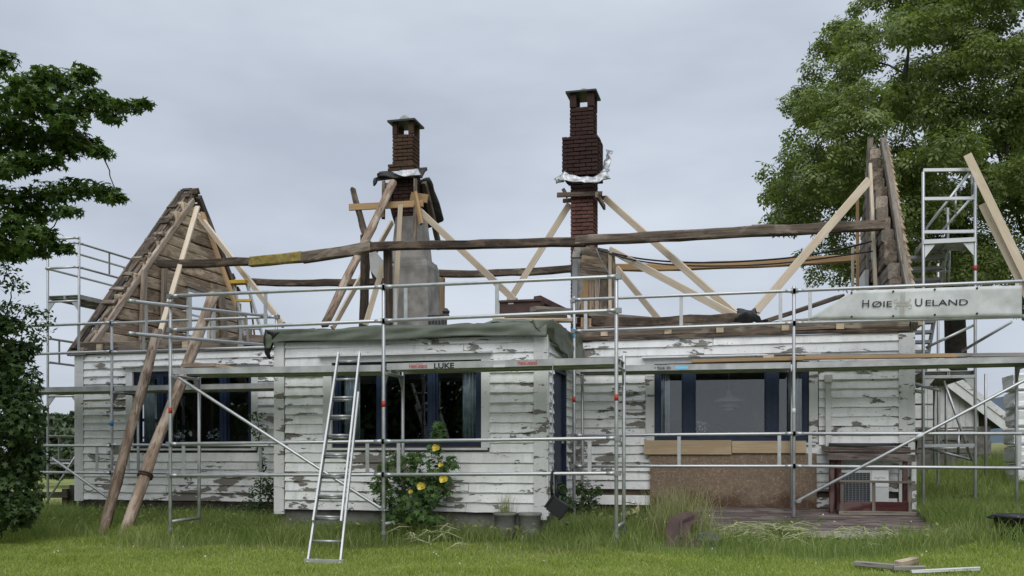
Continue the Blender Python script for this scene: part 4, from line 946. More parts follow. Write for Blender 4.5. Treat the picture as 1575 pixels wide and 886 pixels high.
for i in (0, 1): guard(scr, (rxs[i]+.04, YR0-.03, zq[i]), (rxs[i+1]-.03, YR0-.03, zq[i+1]), (rxs[i]+.04, YR0-.03, zw[i]), (rxs[i+1]-.03, YR0-.03, zw[i+1]), (.49, .945) if i == 0 else (.06, .96))
ZRD = [at(900, 563, YR0).z, at(1221, 557, YR0).z, at(1577, 548, YR0).z]
deck(scr, rxs[0], rxs[1]-.01, YR0, YR1, ZRD[0], dz=ZRD[1]-ZRD[0]); deck(scr, rxs[1]+.01, rxs[2]+1.5, YR0, YR1, ZRD[1], dz=(ZRD[2]-ZRD[1])*1.5)
for x, z in zip(rxs, ZRD): transom(scr, x, YR0, YR1, z-.11)
rod('diagonal_brace', at(1226, 771, YR0-.05), at(1600, 572, YR0-.05), .022, SG, scr); coupler(scr, at(1228, 771, YR0-.05), .03)
MB().tube(at(1408, 674, YR0-.05), at(1420, 667.5, YR0-.05), .027, 10).build('tape_wrap', M['white_metal'], scr, True)
p = at(1042, 566, YR0+.002); MB().box(p.x-.03, p.x+.15, YR0+.0015, YR0+.005, p.z-.015, p.z+.025).build('blue_mark', M['ink_blue'], scr)
text('black_lettering', '• bue sb', .075, at(1006, 568.5, YR0+.003), (R(90), 0, 0), 'ink_black', scr, .002)
def on_right_deck(a, c, Y, wd, h, m, lb, jit=.004, dz=.0): tag(bar('scaffold_plank', V3(at(*a, Y), 0, 0, dz), V3(at(*c, Y), 0, 0, dz), wd, h, M[m], None, jit=jit), lb, 'plank', 'planks on the right deck')
on_right_deck((1064, 556), (1235, 552), -.86, .14, .045, 'honey_timber', 'honey coloured plank lying on the deck above the wide window')
on_right_deck((1190, 551.5), (1470, 547.5), -.70, .14, .045, 'honey_timber', 'long honey plank on the deck reaching past the house corner')
on_right_deck((1174, 549), (1190, 549), -.5, .1, .06, 'pale_timber', 'small pale offcut on the deck above the wide window')
on_right_deck((1240, 548), (1575, 546), -.45, .15, .05, 'grey_plank', 'grey plank at the rear of the right deck')
# spare poles lying on the right tower level
rod('ledger', at(1396, 588, .2), at(1446, 600, -.4), .028, SG, scr); rod('ledger', at(1398, 600, .2), at(1420, 603, -.1), .028, SG, scr)

# --- left gable end
scg = thing('scaffold', (-1.35, 1.3, gz(-1.35, 1.3)), 'galvanised scaffold standing outside the wooden gable beyond the tree', 'scaffold', 'scaffold around the house')
gxs, gys = (-1.73, -1.0), (1.3, 4.37)
for x in gxs:
    for y in gys: post(scg, x, y, 5.42 if x < -1.5 or y < 2 else 5.3)
for z in (2.38, 4.28): deck(scg, gxs[0], gxs[1], gys[0], gys[1], z, axis='y')
for z in (2.25, 4.15, .9): rod('transom', (gxs[0], gys[0], z), (gxs[1], gys[0], z), .022, SG, scg); rod('transom', (gxs[0], gys[1], z), (gxs[1], gys[1], z), .022, SG, scg)
for x in gxs:
    guard(scg, (x, gys[0]+.03, 5.30), (x, gys[1]-.03, 5.30), (x, gys[0]+.03, 4.82), (x, gys[1]-.03, 4.82), (.3, .8))
    guard(scg, (x, gys[0]+.03, 3.42), (x, gys[1]-.03, 3.42), (x, gys[0]+.03, 2.94), (x, gys[1]-.03, 2.94), (.1, .9))
    guard(scg, (x, gys[0]+.03, 1.45), (x, gys[1]-.03, 1.45), (x, gys[0]+.03, .95), (x, gys[1]-.03, .95), (.1, .9))
for z in (5.4, 5.30, 4.82): rail(scg, (gxs[0], gys[0]-.03, z), (gxs[1], gys[0]-.03, z))
rod('diagonal_brace', (gxs[0], gys[0]-.05, .1), (gxs[0]+.72, gys[0]-.05, 1.1), .02, SG, scg)
for x in gxs:
    for z in (2.25, 4.15): s = 1 if x < -1.5 else -1; MB().prism([(x+s*.02, z-.02), (x+s*.17, z-.02), (x+s*.02, z-.2)], 'y', gys[0]-.008, gys[0]+.008).build('knee_plate', SG, scg)

# --- stair tower at the right gable
sct = thing('stair_tower', (15.0, 1.0, gz(15, 1)), 'galvanised stair tower with an aluminium flight beside the narrow log gable', 'scaffold', 'scaffold around the house')
tx0, tx1, ty0, ty1 = PX(1420, 1.0), PX(1500, 1.0), 1.0, 4.07
ztt = at(1460, 262, 1.0).z
post(sct, tx0, ty0, ztt); post(sct, tx1, ty0, ztt, (at(1500, 413, 1.0).z, 'red_tape')); post(sct, tx0, ty1, ztt-.9); post(sct, tx1, ty1, ztt-.9)
for py in (262, 306, 357, 580, 667, 686): p, q = at(1420, py, 1.0), at(1500, py-1, 1.0); bar('frame_bar', p, q, .04, .05, SG, sct)
zdk = at(1460, 366, 1.0).z
deck(sct, tx0, tx1, ty0, ty0+.9, zdk, 2, axis='y'); deck(sct, tx0, tx1, ty0+.0, ty1, at(1460, 570, 1.0).z, 2, axis='y')
bar('frame_bar', (tx0, ty0-.03, zdk-.05), (tx1, ty0-.03, zdk-.05), .03, .07, SG, sct)
for z in (zdk-.06, at(1460, 572, 1.0).z-.06):
    for a, e in ((tx0, 1), (tx1, -1)): MB().prism([(a+e*.02, z), (a+e*.20, z), (a+e*.02, z-.24)], 'y', ty0-.008, ty0+.008).build('knee_plate', SG, sct)
# stair flight descending away from the deck
zl0, zl1 = zdk-.05, at(1460, 570, 1.0).z
sxl, sxr = 14.42, tx1-.28
for x in (sxl, sxr): bar('stringer', (x, ty0+.75, zl0), (x, ty1-.1, zl1), .04, .15, M['aluminium'], sct)
for i in range(13):
    t = (i+.5)/13; y = ty0+.75+(ty1-.85-ty0)*t; z = zl0+(zl1-zl0)*t; MB().box(sxl+.025, sxr-.025, y-.13, y+.13, z-.04, z+.01).build('tread', SD, sct)
rod('diagonal_brace', at(1423, 353, 1.03), at(1491, 266, 1.03), .022, SG, sct); rod('diagonal_brace', at(1446, 358, 1.3), at(1498, 300, 1.3), .02, SG, sct)
rod('upright', at(1458, 390, 1.35), at(1458, 320, 1.35), .018, SG, sct); rod('upright', at(1470, 330, 1.2), at(1470, 296, 1.2), .014, SG, sct); rod('upright', at(1495, 300, 1.05), at(1495, 266, 1.05), .014, SG, sct)
for z in (at(1460, 398, 1.9).z, at(1460, 416, 1.9).z, at(1460, 386, 1.9).z): rod('rung', at(1426, 694-(z-1.15)/16.0*F, 1.9), at(1462, 694-(z-1.15)/16.0*F, 1.9), .016, SG, sct)
rod('upright', at(1461, 370, 1.9), at(1459, 436, 1.9), .02, SG, sct); rod('upright', at(1453, 400, 2.0), at(1453, 436, 2.0), .018, SG, sct)
# lower part: a zigzag of diagonals and inner uprights
rod('diagonal_brace', at(1452, 586, 1.1), at(1495, 708, 1.1), .022, SG, sct); rod('diagonal_brace', at(1430, 690, 1.2), at(1496, 708, 1.2), .02, SG, sct); rod('diagonal_brace', at(1424, 535, 1.05), at(1498, 500, 1.05), .022, SG, sct); rod('diagonal_brace', at(1480, 540, 1.0), at(1556, 495, .2), .022, SG, sct)
for px, a, c, Y in ((1437, 585, 720, 2.4), (1455, 580, 720, 2.6), (1516, 575, 730, 1.9), (1474, 660, 705, 1.5)): rod('upright', at(px, a, Y), at(px, c, Y), .022, SG, sct)
for py in (622, 645): p, q = at(1400, py, 3.0), at(1437, py, 3.0); rod('rung', p, q, .016, SG, sct)
for py, Y in ((690, 2.5), (662, 3.0)): rod('guardrail', at(1412, py, Y), at(1500, py-1, Y), .018, SG, sct)

# ------------------------------------------------------------------ banner on the right scaffold
bn = thing('banner', at(1420, 490, YR0-.06), 'white vinyl banner reading HØIE UELAND tied to the scaffold rails', 'banner')
YBN = YR0-.062
def sheet_banner():
    top = [(1312, 447), (1400, 444), (1490, 441), (1572, 439)]; bot = [(1242, 491), (1345, 491), (1460, 489), (1572, 486)]
    n = 60; v = []; f = []; rows = 9
    def ev(P, t): s = t*(len(P)-1); i = min(int(s), len(P)-2); return Vector(P[i]).lerp(Vector(P[i+1]), s-i)
    for j in range(rows):
        for i in range(n+1):
            a = ev(top, i/n); c = ev(bot, i/n); q = a.lerp(c, j/(rows-1)); p = at(q.x, q.y, YBN); p.y += .014*mnoise.noise((p.x*3.2, p.z*5, 2))+.008*mnoise.noise((p.x*9, p.z*4, 7)) + .02*max(0, i/n-.85); v.append(p)
    f = [(j*(n+1)+i, (j+1)*(n+1)+i, (j+1)*(n+1)+i+1, j*(n+1)+i+1) for j in range(rows-1) for i in range(n)]
    m = MB(); m.add(v, f); o = m.build('banner_sheet', M['banner_vinyl'], bn, True); sm = o.modifiers.new('thickness', 'SOLIDIFY'); sm.thickness = .004; sm.offset = 1
sheet_banner()
YT = YBN-.022; tilt = math.atan2(at(1490, 467, YT).z-at(1325, 470, YT).z, at(1490, 467, YT).x-at(1325, 470, YT).x)
rotb = (R(90), -tilt, 0)
def word(first, rest, px, py, end):
    p = at(px, py, YT); o = text('lettering', first, .155, p, rotb, 'ink_black', bn); wd = max(v.co.x for v in o.data.vertices)
    q = at(end, py, YT); o2 = text('lettering', rest, .118, p+Vector((wd+.03, 0, 0)), rotb, 'ink_black', bn); w2 = max(v.co.x for v in o2.data.vertices)
    o2.scale.x = (q.x-p.x-wd-.03)/w2
word('H', 'ØIE', 1325, 473, 1372); word('U', 'ELAND', 1406.5, 471, 1489)
def emblem():                                          # four strokes that pass through each other and curl at their ends
    c = at(1389, 467, YT); m = MB(); bx = lambda x0, x1, z0, z1: m.box(c.x+x0, c.x+x1, YT-.001, YT+.001, c.z+z0, c.z+z1)
    for dx in (-.022, .0, .022): bx(dx-.0035, dx+.0035, .035, .17); bx(dx-.0105, dx-.0035, -.18, -.04)
    for s in (-1, 1):
        for o_ in (.012, .03): bx(-.085, .085, s*o_-.0035, s*o_+.0035)
        for e in (-1, 1):
            r_ = .018 if e == s else .028
            m.path([(c.x+e*(.085+r_*math.sin(a)), YT, c.z+s*(.03 if e == s else .012)+s*r_*(1-math.cos(a))) for a in np.linspace(0, math.pi*1.2, 10)], .0035, 5)
    m.build('emblem', M['ink_gold'], bn)
emblem()
gm = MB()
for px, py in ((1310, 450), (1374, 448), (1438, 445), (1503, 443), (1310, 487), (1374, 486), (1438, 484), (1503, 482)): p = at(px, py, YBN-.02); gm.tube(p, V3(p, 0, .012), .014, 8)
gm.build('eyelets', M['ink_black'], bn)

# ------------------------------------------------------------------ extension ladder
ld = thing('extension_ladder', (7.25, -5.0, gz(7.25, -5.0)), 'aluminium two part extension ladder leaning on the scaffold deck', 'ladder')
def ladder(foot_c, top_c, t0, t1, half0, half1, off, pitch):
    d = top_c-foot_c; ax = Vector((1, 0, 0)); nrm = d.normalized().cross(ax); ln = d.length; hw = lambda t: half0+(half1-half0)*t
    pt = lambda t, s: foot_c+d*t+ax*s*hw(t)+nrm*off
    for s in (-1, 1): bar('rail', pt(t0, s), pt(t1, s), .024, .06, M['aluminium'], ld)
    k = math.ceil(t0*ln/pitch+.15)
    while k*pitch < t1*ln-.05: rod('rung', pt(k*pitch/ln, -1), pt(k*pitch/ln, 1), .015, M['aluminium'], ld); k += 1
fc = (at(473, 868, -5.0)+at(524, 868, -5.0))/2; fc.z = gz(fc.x, fc.y); tc_ = (at(521, 548, -3.40)+at(558, 547, -3.40))/2
hb = (at(524, 868, -5.0)-at(474, 868, -5.0)).x/2; ht = (at(558, 548, -3.4)-at(522, 548, -3.4)).x/2
ladder(fc, tc_, 0, .80, hb, ht, 0, .29); ladder(fc, tc_, .17, 1.0, hb*.90, ht*.90, -.062, .29)
p = fc; MB().box(p.x-hb-.04, p.x+hb+.04, p.y-.02, p.y+.03, p.z-.0, p.z+.05).build('foot_bar', M['aluminium'], ld)

# ------------------------------------------------------------------ under the wide window: chipboard, planks, terrace, heat pump
ob_ = MB(); a, c = at(1000, 790, -.09), at(1256, 782, -.09)
ob_.box(a.x, c.x, -.105, -.085, .25, at(1100, 697, -.09).z); tag(ob_.build('chipboard_sheet', M['osb'], None), 'brown chipboard sheet leaning below the wide window', 'board')
for a, c, lb, z0, z1 in ((991, 1125, 'left of two raw planks nailed under the wide window', 699, 677), (1126, 1240, 'right of two raw planks nailed under the wide window', 697, 678)):
    p = at(a, z0, -.13); q = at(c, z1, -.13); o = bar('window_plank', (p.x, -.13, (p.z+q.z)/2), (q.x, -.13, (p.z+q.z)/2), .03, q.z-p.z, M['sill_plank']); tag(o, lb, 'plank', 'planks under the window')
tr_ = thing('terrace', (12.8, -1.0, .1), 'sunken reddish timber terrace before the right wing', 'terrace')
random.seed(91)
def tz(y): return .285+(y+.15)*.11
ny = 13; x0t, x1t = 11.0, 14.32
for i in range(ny):
    y1 = -.17-i*.138; y0 = y1-.132; zc_ = tz((y0+y1)/2)
    bar('deck_plank', (x0t+random.uniform(-.1, .15), (y0+y1)/2, zc_), (x1t+random.uniform(-.02, .04), (y0+y1)/2, zc_), .130, .03, M['red_boards'], tr_, jit=.003)
for x in (x0t+.3, 12.0, 13.1, x1t-.08):
    bar('joist', (x, -.16, tz(-.16)-.07), (x, -1.94, tz(-1.94)-.07), .05, .1, M['dark_timber'], tr_)
bar('edge_board', (x0t+.1, -1.985, tz(-1.98)-.03), (x1t+.04, -1.985, tz(-1.98)-.03), .025, .09, M['grey_plank'], tr_); bar('edge_board', (x1t+.055, -.2, tz(-.2)-.02), (x1t+.055, -1.98, tz(-1.98)-.02), .025, .09, M['white_worn'], tr_)
# heat pump
hx0, hx1 = PX(1291, -.5), PX(1367, -.5); hz0, hz1 = tz(-.4)+.1, at(1330, 723, -.5).z
hp = thing('heat_pump', ((hx0+hx1)/2, -.4, tz(-.4)), 'white outdoor heat pump with a dark fan grille inside the red frame', 'heat pump')
MB().box(hx0, hx1, -.5, -.2, hz0, hz1).build('casing', M['white_metal'], hp)
gx1 = hx0+(hx1-hx0)*.62
MB().box(hx0+.03, gx1, -.506, -.501, hz0+.05, hz1-.04).build('grille_back', M['grille_dark'], hp)
m = MB()
for i in range(9): x = hx0+.03+(gx1-hx0-.03)*i/8; m.box(x-.003, x+.003, -.516, -.510, hz0+.05, hz1-.04)
for i in range(17): z = hz0+.05+(hz1-hz0-.09)*i/16; m.box(hx0+.03, gx1, -.5095, -.507, z-.002, z+.002)
m.build('grille_wires', M['wire_grey'], hp)
MB().box(gx1+.03, hx1-.005, -.508, -.501, hz1-.24, hz1-.005).build('name_panel', M['lamp_white'], hp)
text('lettering', 'FUJITSU', .045, ((gx1+hx1)/2+.01, -.5095, hz1-.13), (R(90), 0, 0), 'wire_grey', hp, .001, 'CENTER')
for x in (hx0+.1, hx1-.15): MB().box(x, x+.05, -.5, -.2, tz(-.4)+.0, hz0-.001).build('foot', M['grille_dark'], hp)
hs = thing('pump_shelter', (13.7, -.4, tz(-.4)), 'broken red painted timber shelter standing round the heat pump', 'shelter')
zt_ = at(1330, 700, -.6).z
for px, Y, m, h in ((1279, -.58, 'red_paint', 690), (1290, -.60, 'red_paint', 700), (1392, -.60, 'red_paint', 702), (1283, -.12, 'red_paint', 695), (1405, -.12, 'white_worn', 700)):
    p = at(px, h, Y); bar('post', (p.x, Y, tz(Y)+.005), (p.x, Y, p.z), .07, .07, M[m], hs, jit=.004)
A, C = at(1272, 700, -.64), at(1408, 702, -.64)
bar('top_rail', (A.x, -.655, zt_-.02), (C.x, -.655, zt_-.04), .03, .10, M['red_boards'], hs, jit=.006)
for i in range(5): bar('roof_slat', (A.x-.03+random.uniform(-.04, .05), -.60+i*.12, zt_+.05+i*.018), (C.x+random.uniform(-.06, .06), -.60+i*.12, zt_+.03+i*.018), .115, .02, M['red_boards' if i % 2 else 'dark_timber'], hs, jit=.006, roll=R(random.uniform(-5, 5)))
bar('roof_edge', (A.x+.06, -.14, zt_+.15), (C.x-.03, -.14, zt_+.15), .06, .05, M['tarp_black'], hs, jit=.01)
for px in (1295, 1344, 1400): p = at(px, 742, -.66); q = at(px, 786, -.66); bar('front_slat', (p.x, -.655, tz(-.6)+.01), (p.x, -.655, p.z), .045, .02, M['grey_timber'], hs)
p = at(1291, 740, -.68); q = at(1408, 742, -.68); bar('front_rail', (p.x, -.675, p.z), (q.x, -.675, q.z), .02, .035, M['grey_timber'], hs)
bar('kick_board', (A.x+.16, -.635, tz(-.6)+.11), (C.x-.05, -.635, tz(-.6)+.11), .02, .16, M['red_paint'], hs, jit=.003)
bar('sill_beam', (A.x+.16, -.70, tz(-.6)+.025), (C.x+.0, -.70, tz(-.6)+.025), .07, .06, M['grey_timber'], hs, jit=.008)
# vent pipe up the wall
vp = thing('vent_pipe', (PX(1274, -.08), -.085, 1.25), 'pale square vent pipe fixed to the wall right of the wide window', 'pipe')
p = at(1274, 588, -.08); MB().box(p.x-.04, p.x+.04, -.12, -.046, 1.2, p.z).build('pipe', M['pale_pipe'], vp); MB().box(p.x-.055, p.x+.055, -.135, -.046, p.z+.001, p.z+.11).build('cap', M['pale_pipe'], vp)
# pendant lamp in the room
p = at(1121, 622, 1.0); pl = thing('pendant_lamp', (p.x, 1.0, 2.66), 'white layered pendant lamp hanging inside the wide window', 'lamp')
MB().lathe((p.x, 1.0, p.z), [(.02, .22), (.05, .14), (.30, .05), (.31, .04), (.06, .06)], 28).build('upper_shade', M['lamp_white'], pl, True)
MB().lathe((p.x, 1.0, p.z-.05), [(.05, .07), (.17, .015), (.175, .008), (.05, .03)], 28).build('middle_shade', M['lamp_white'], pl, True); MB().lathe((p.x, 1.0, p.z-.1), [(.04, .06), (.11, .01), (.1, .0), (.03, .01)], 24).build('lower_shade', M['lamp_white'], pl, True)
rod('cord', (p.x, 1.0, p.z+.2), (p.x, 1.0, 2.66), .006, M['lamp_white'], pl)

# ------------------------------------------------------------------ smaller things about the house
for px, lb in ((777, 'concrete pot with dry grass growing in it by the block wall'), (815, 'bare weathered concrete pot at the block corner')):
    p = at(px, 808, -2.5); z0 = gz(p.x, -2.5); t = thing('concrete_pot', (p.x, -2.5, z0), lb, 'pot', 'pots by the block')
    MB().lathe((p.x, -2.5, z0), [(.001, 0), (.13, 0), (.145, .15), (.15, .33), (.165, .335), (.165, .375), (.13, .375), (.12, .33), (.001, .33)], 20).build('pot', M['concrete'], t, True)
bk = thing('flood_lamp', at(857, 800, -3.2), 'black floodlight dangling from the scaffold rail on its strap', 'floodlight')
p = at(857, 780, -3.36); ax = Vector((.78, 0, -.55)).normalized()
bar('housing', p-ax*.10, p+ax*.10, .09, .20, M['black_plastic'], bk); bar('front_bezel', p+ax*.101, p+ax*.12, .12, .23, M['black_plastic'], bk); bar('front_glass', p+ax*.121, p+ax*.126, .09, .19, M['grille_dark'], bk)
for k in range(4): bar('cooling_fin', p-ax*(.11+.0)+Vector((0, -.05+.03*k, 0)), p-ax*.135+Vector((0, -.05+.03*k, 0)), .008, .18, M['black_plastic'], bk)
bar('stand', p+ax*.16+Vector((0, 0, -.1)), at(872, 806, -3.3), .03, .025, M['black_plastic'], bk)
MB().path([at(849, 768, -3.36), at(848, 745, -3.37), at(849, 728, -3.37), at(852, 722, -3.34), at(856, 730, -3.3), at(855, 750, -3.33), at(858, 770, -3.36)], .018, 7).build('strap', M['black_plastic'], bk, True)
MB().path([at(853, 770, -3.34), at(852, 740, -3.35), at(851, 724, -3.33), at(850, 640, -3.3), at(850, 560, -3.3)], .007, 6).build('cord', M['wire_grey'], bk, True)
# rusty plate lying by the terrace
p = at(1050, 815, -2.3); z0 = gz(p.x, -2.3); rp_ = thing('rusty_plate', (p.x, -2.3, z0), 'broken rusty iron plate propped in the grass before the chipboard', 'scrap')
c0 = at(1028, 838, -2.6); pts = [(1024, 842), (1024, 815), (1031, 797), (1050, 788), (1072, 789), (1073, 798), (1064, 806), (1060, 815), (1066, 826), (1080, 842)]
v = [at(x, y, -2.95+(838-y)*.006) for x, y in pts]; m = MB(); m.add(v+[V3(q, .0, .03) for q in v], [tuple(range(len(v)-1, -1, -1)), tuple(range(len(v), 2*len(v)))]+[(i, (i+1) % len(v), len(v)+(i+1) % len(v), len(v)+i) for i in range(len(v))]); m.build('plate', M['rust_brown'], rp_)
bar('rib', at(1048, 800, -2.77), at(1048, 828, -2.94), .03, .02, M['rust_brown'], rp_); bar('rib', at(1048, 802, -2.78), at(1068, 793, -2.73), .02, .02, M['rust_brown'], rp_)
p = at(1090, 828, -2.8); m = MB(); m.lathe((p.x, -2.75, gz(p.x, -2.8)-.02), [(.001, 0), (.16, .02), (.19, .10), (.15, .17), (.05, .20), (.001, .2)], 8); m.v = [(a+.03*mnoise.noise((a*6, b*6, c)), b, c+.03*mnoise.noise((a*5, b*5, c+4))) for a, b, c in m.v]
tag(m.build('broken_lump', M['rock'], None), 'grey broken lump of stone beside the rusty plate', 'stone')
# black mixing tub
p = at(1568, 826, -2.6); z0 = gz(p.x, -2.6); tb = thing('mixing_tub', (p.x, -2.6, z0), 'round black plastic mixing tub standing in the grass', 'tub')
MB().lathe((p.x, -2.6, z0-.02), [(.001, .02), (.22, .0), (.26, .15), (.285, .27), (.30, .27), (.305, .30), (.285, .31), (.275, .28), (.24, .10), (.001, .06)], 28).build('shell', M['black_plastic'], tb, True)
m = MB()
for s in (-1, 1): m.path([(p.x+s*.29, -2.6-.08, z0+.26), (p.x+s*.34, -2.6-.06, z0+.25), (p.x+s*.34, -2.6+.06, z0+.25), (p.x+s*.29, -2.6+.08, z0+.26)], .012, 6)
m.build('handles', M['black_plastic'], tb, True)
# scraps on the lawn
def scrap(a, c, Y0, Y1, wd, h, m, lb, name='broken_plank'):
    p, q = at(*a, Y0), at(*c, Y1); p.z = gz(p.x, p.y)+h/2+.035; q.z = gz(q.x, q.y)+h/2+.035; tag(bar(name, p, q, wd, h, M[m], None, jit=.012), lb, 'plank', 'scraps on the lawn')
scrap((1316, 866), (1384, 872), -4.55, -4.75, .09, .05, 'grey_plank', 'weathered broken plank lying on the lawn, longest of the heap')
scrap((1380, 866), (1408, 864), -4.6, -4.35, .08, .07, 'gable_tan', 'short splintered tan stub lying across the broken plank')
scrap((1376, 874), (1424, 876), -4.80, -4.85, .08, .04, 'grey_plank', 'short grey plank end at the right of the lawn heap')
scrap((1402, 882), (1508, 885), -5.0, -5.05, .05, .03, 'white_board', 'thin pale lath lying on the lawn at the picture edge')
p = at(445, 800, -2.6); tag(MB().box(p.x-.11, p.x+.12, -2.66, -2.55, gz(p.x, -2.6)+.02, gz(p.x, -2.6)+.10).build('brick_piece', M['brick_scrap'], None), 'red brick lying in the grass at the block corner', 'brick')
p = at(1482, 757, 1.6); tag(bar('litter_scrap', (p.x-.15, 1.6, gz(p.x, 1.6)+.12), (p.x+.2, 1.5, gz(p.x, 1.6)+.16), .1, .05, M['rust_brown'], None, jit=.02), 'reddish scrap lying in the grass below the stair tower', 'scrap')
# gutter boards and steps by the door
st = thing('door_step', (BX1+.35, -1.2, gz(9.5, -1.2)), 'low concrete step outside the navy door', 'step')
MB().box(BX1+.02, BX1+.7, -1.9, -.75, gz(9.5, -1.2)-.1, gz(9.5, -1.2)+.16).build('step', M['concrete'], st)

# ------------------------------------------------------------------ left fence
fx = at(105, 795, 2.6); fe = thing('rail_fence', (fx.x, 2.6, gz(fx.x, 2.6)), 'dark two rail timber fence left of the house', 'fence')
for px, top, Y in ((101, 752, 2.6), (112, 746, 2.75), (-40, 752, 2.2)):
    p = at(px, top, Y); bar('post', (p.x, Y, gz(p.x, Y)-.1), (p.x, Y, p.z), .13, .10, M['fence_wood'], fe, jit=.006)
for py in (762, 782): p, q = at(-60, py, 2.15), at(104, py-1, 2.53); bar('rail', p, q, .04, .13, M['fence_wood'], fe, jit=.006)

# ------------------------------------------------------------------ white shed and wrapped bales behind on the right
SY = 9.0; sh = thing('shed', (15.4, SY, gz(15.4, SY)), 'small white boarded shed with a steep gable behind the stair tower', 'shed')
e1 = at(1556, 660, SY); k_ = at(1456, 583, SY); slope = (k_.z-e1.z)/(e1.x-k_.x); axx = 15.3; az = e1.z+slope*(e1.x-axx); ex0 = 2*axx-e1.x
zb_ = at(1500, 657, SY).z; x = ex0+.35
random.seed(5)
while x < e1.x-.75:
    zt2 = az-slope*abs(x+.07-axx)-.1
    if zt2 > zb_+.05: MB().prism([(x, zb_+random.uniform(-.02, .02)), (x+.132, zb_), (x+.132, az-slope*abs(x+.132-axx)-.08), (x, az-slope*abs(x-axx)-.08)], 'y', SY, SY+.03+random.uniform(0, .012)).build('wall_board', M['shed_white'], sh)
    x += .138
MB().prism([(ex0+.35, zb_+.05), (e1.x-.75, zb_+.05), (e1.x-.75, az-slope*abs(e1.x-.75-axx)-.1), (axx, az-.1), (ex0+.35, az-slope*abs(ex0+.35-axx)-.1)], 'y', SY+.045, SY+5).build('body', M['shed_white'], sh)
for s, xe in ((1, e1.x), (-1, ex0)):
    bar('barge_board', (axx, SY-.22, az-.02), (xe, SY-.22, e1.z-.02), .03, .30, M['white_trim'], sh); bar('barge_trim', (axx, SY-.25, az+.10), (xe+s*.05, SY-.25, e1.z+.10), .03, .14, M['white_worn'], sh)
    bar('roof_slope', (axx, SY+2.4, az+.08), (xe+s*.05, SY+2.4, e1.z+.08), 5.2, .08, M['cap_slate'], sh)
for row in range(4):
    x = ex0+.4
    while x < e1.x-.55:
        wd = random.uniform(.35, .7); h = (zb_-gz(16.5, SY)+.3)/4; m = MB(); rough_box(m, x+.01, x+wd-.01, SY-.05, SY+.25, gz(16.5, SY)-.3+row*h+.006, gz(16.5, SY)-.3+(row+1)*h-.006, .025); m.build('base_stone', M['rock'], sh); x += wd
random.seed(6)
p = at(1553, 742, 4.5); zg = gz(p.x+.6, 4.5)-.03
for i in range(6):
    h = .335; j = random.uniform(-.03, .03); m = MB(); nx_, nz_ = 10, 4
    x0_, x1_ = p.x+j, p.x+1.25+j
    v = []; f = []; ring = [(a, c) for a, c in ((0, 0), (.5, -.02), (1, 0), (1.02, .5), (1, 1), (.5, 1.02), (0, 1), (-.02, .5))]
    for lev in range(6):
        s = [.93, 1.0, 1.0, .99, 1.0, .93][lev]; z = zg+i*h+.01+(h-.015)*[0, .1, .4, .65, .9, 1][lev]
        for a, c in ring: v.append((x0_+(x1_-x0_)*(.5+(a-.5)*s)+random.uniform(-.015, .015), 4.1+.8*(.5+(c-.5)*s)+random.uniform(-.015, .015), z+random.uniform(-.006, .006)))
    for lev in range(5):
        for q in range(8): f.append((lev*8+q, lev*8+(q+1) % 8, lev*8+8+(q+1) % 8, lev*8+8+q))
    f += [tuple(range(7, -1, -1)), tuple(range(40, 48))]; m.add(v, f)
    lab = ['lowest white plastic wrapped bale standing on the grass', 'second white wrapped bale from the ground', 'third white wrapped bale from the ground', 'third white wrapped bale from the top', 'second white wrapped bale from the top', 'topmost white plastic wrapped bale of the stack'][i]
    tag(m.build('wrapped_bale', M['white_wrap'], None), lab, 'bale', 'wrapped bales in a stack')

# ------------------------------------------------------------------ plants
def leaves(name, P, Nrm, size, tmpl, mat, parent=None, seed=1, jig=.5):
    """many leaves of one shape: P positions (n,3), Nrm rough facing (n,3), size (n,)"""
    rg = np.random.default_rng(seed); n = len(P); tv, tf = tmpl; tv = np.asarray(tv, float); k = len(tv)
    z = Nrm + rg.normal(0, jig, (n, 3)); z /= np.linalg.norm(z, axis=1)[:, None]+1e-9
    a = rg.normal(0, 1, (n, 3)); x = np.cross(a, z); x /= np.linalg.norm(x, axis=1)[:, None]+1e-9; y = np.cross(z, x)
    V = P[:, None, :] + size[:, None, None]*(tv[None, :, 0:1]*x[:, None, :]+tv[None, :, 1:2]*y[:, None, :]+tv[None, :, 2:3]*z[:, None, :])
    off = (np.arange(n)*k)[:, None, None]
    by = {}
    for f in tf: by.setdefault(len(f), []).append(f)
    polys = [(np.asarray(fs)[None]+off).reshape(-1, c) for c, fs in by.items()]
    o0 = org(parent); V = V.reshape(-1, 3)-np.array(o0)
    return np_mesh(name, V, polys, M[mat], parent)
MAPLE = ([(0, -.45, 0), (.12, -.18, .02), (.46, -.30, -.06), (.30, -.04, .0), (.52, .22, -.10), (.17, .14, .03), (0, .58, -.12), (-.17, .14, .03), (-.52, .22, -.10), (-.30, -.04, 0), (-.46, -.30, -.06), (-.12, -.18, .02)], [(0, 1, 5, 6, 7, 11), (1, 2, 3, 4, 5), (7, 8, 9, 10, 11)])
OVAL = ([(0, -.5, 0), (.24, -.12, .05), (.20, .2, .03), (0, .55, -.08), (-.20, .2, .03), (-.24, -.12, .05), (0, 0, -.03)], [(0, 1, 2, 3, 6), (0, 6, 3, 4, 5)])
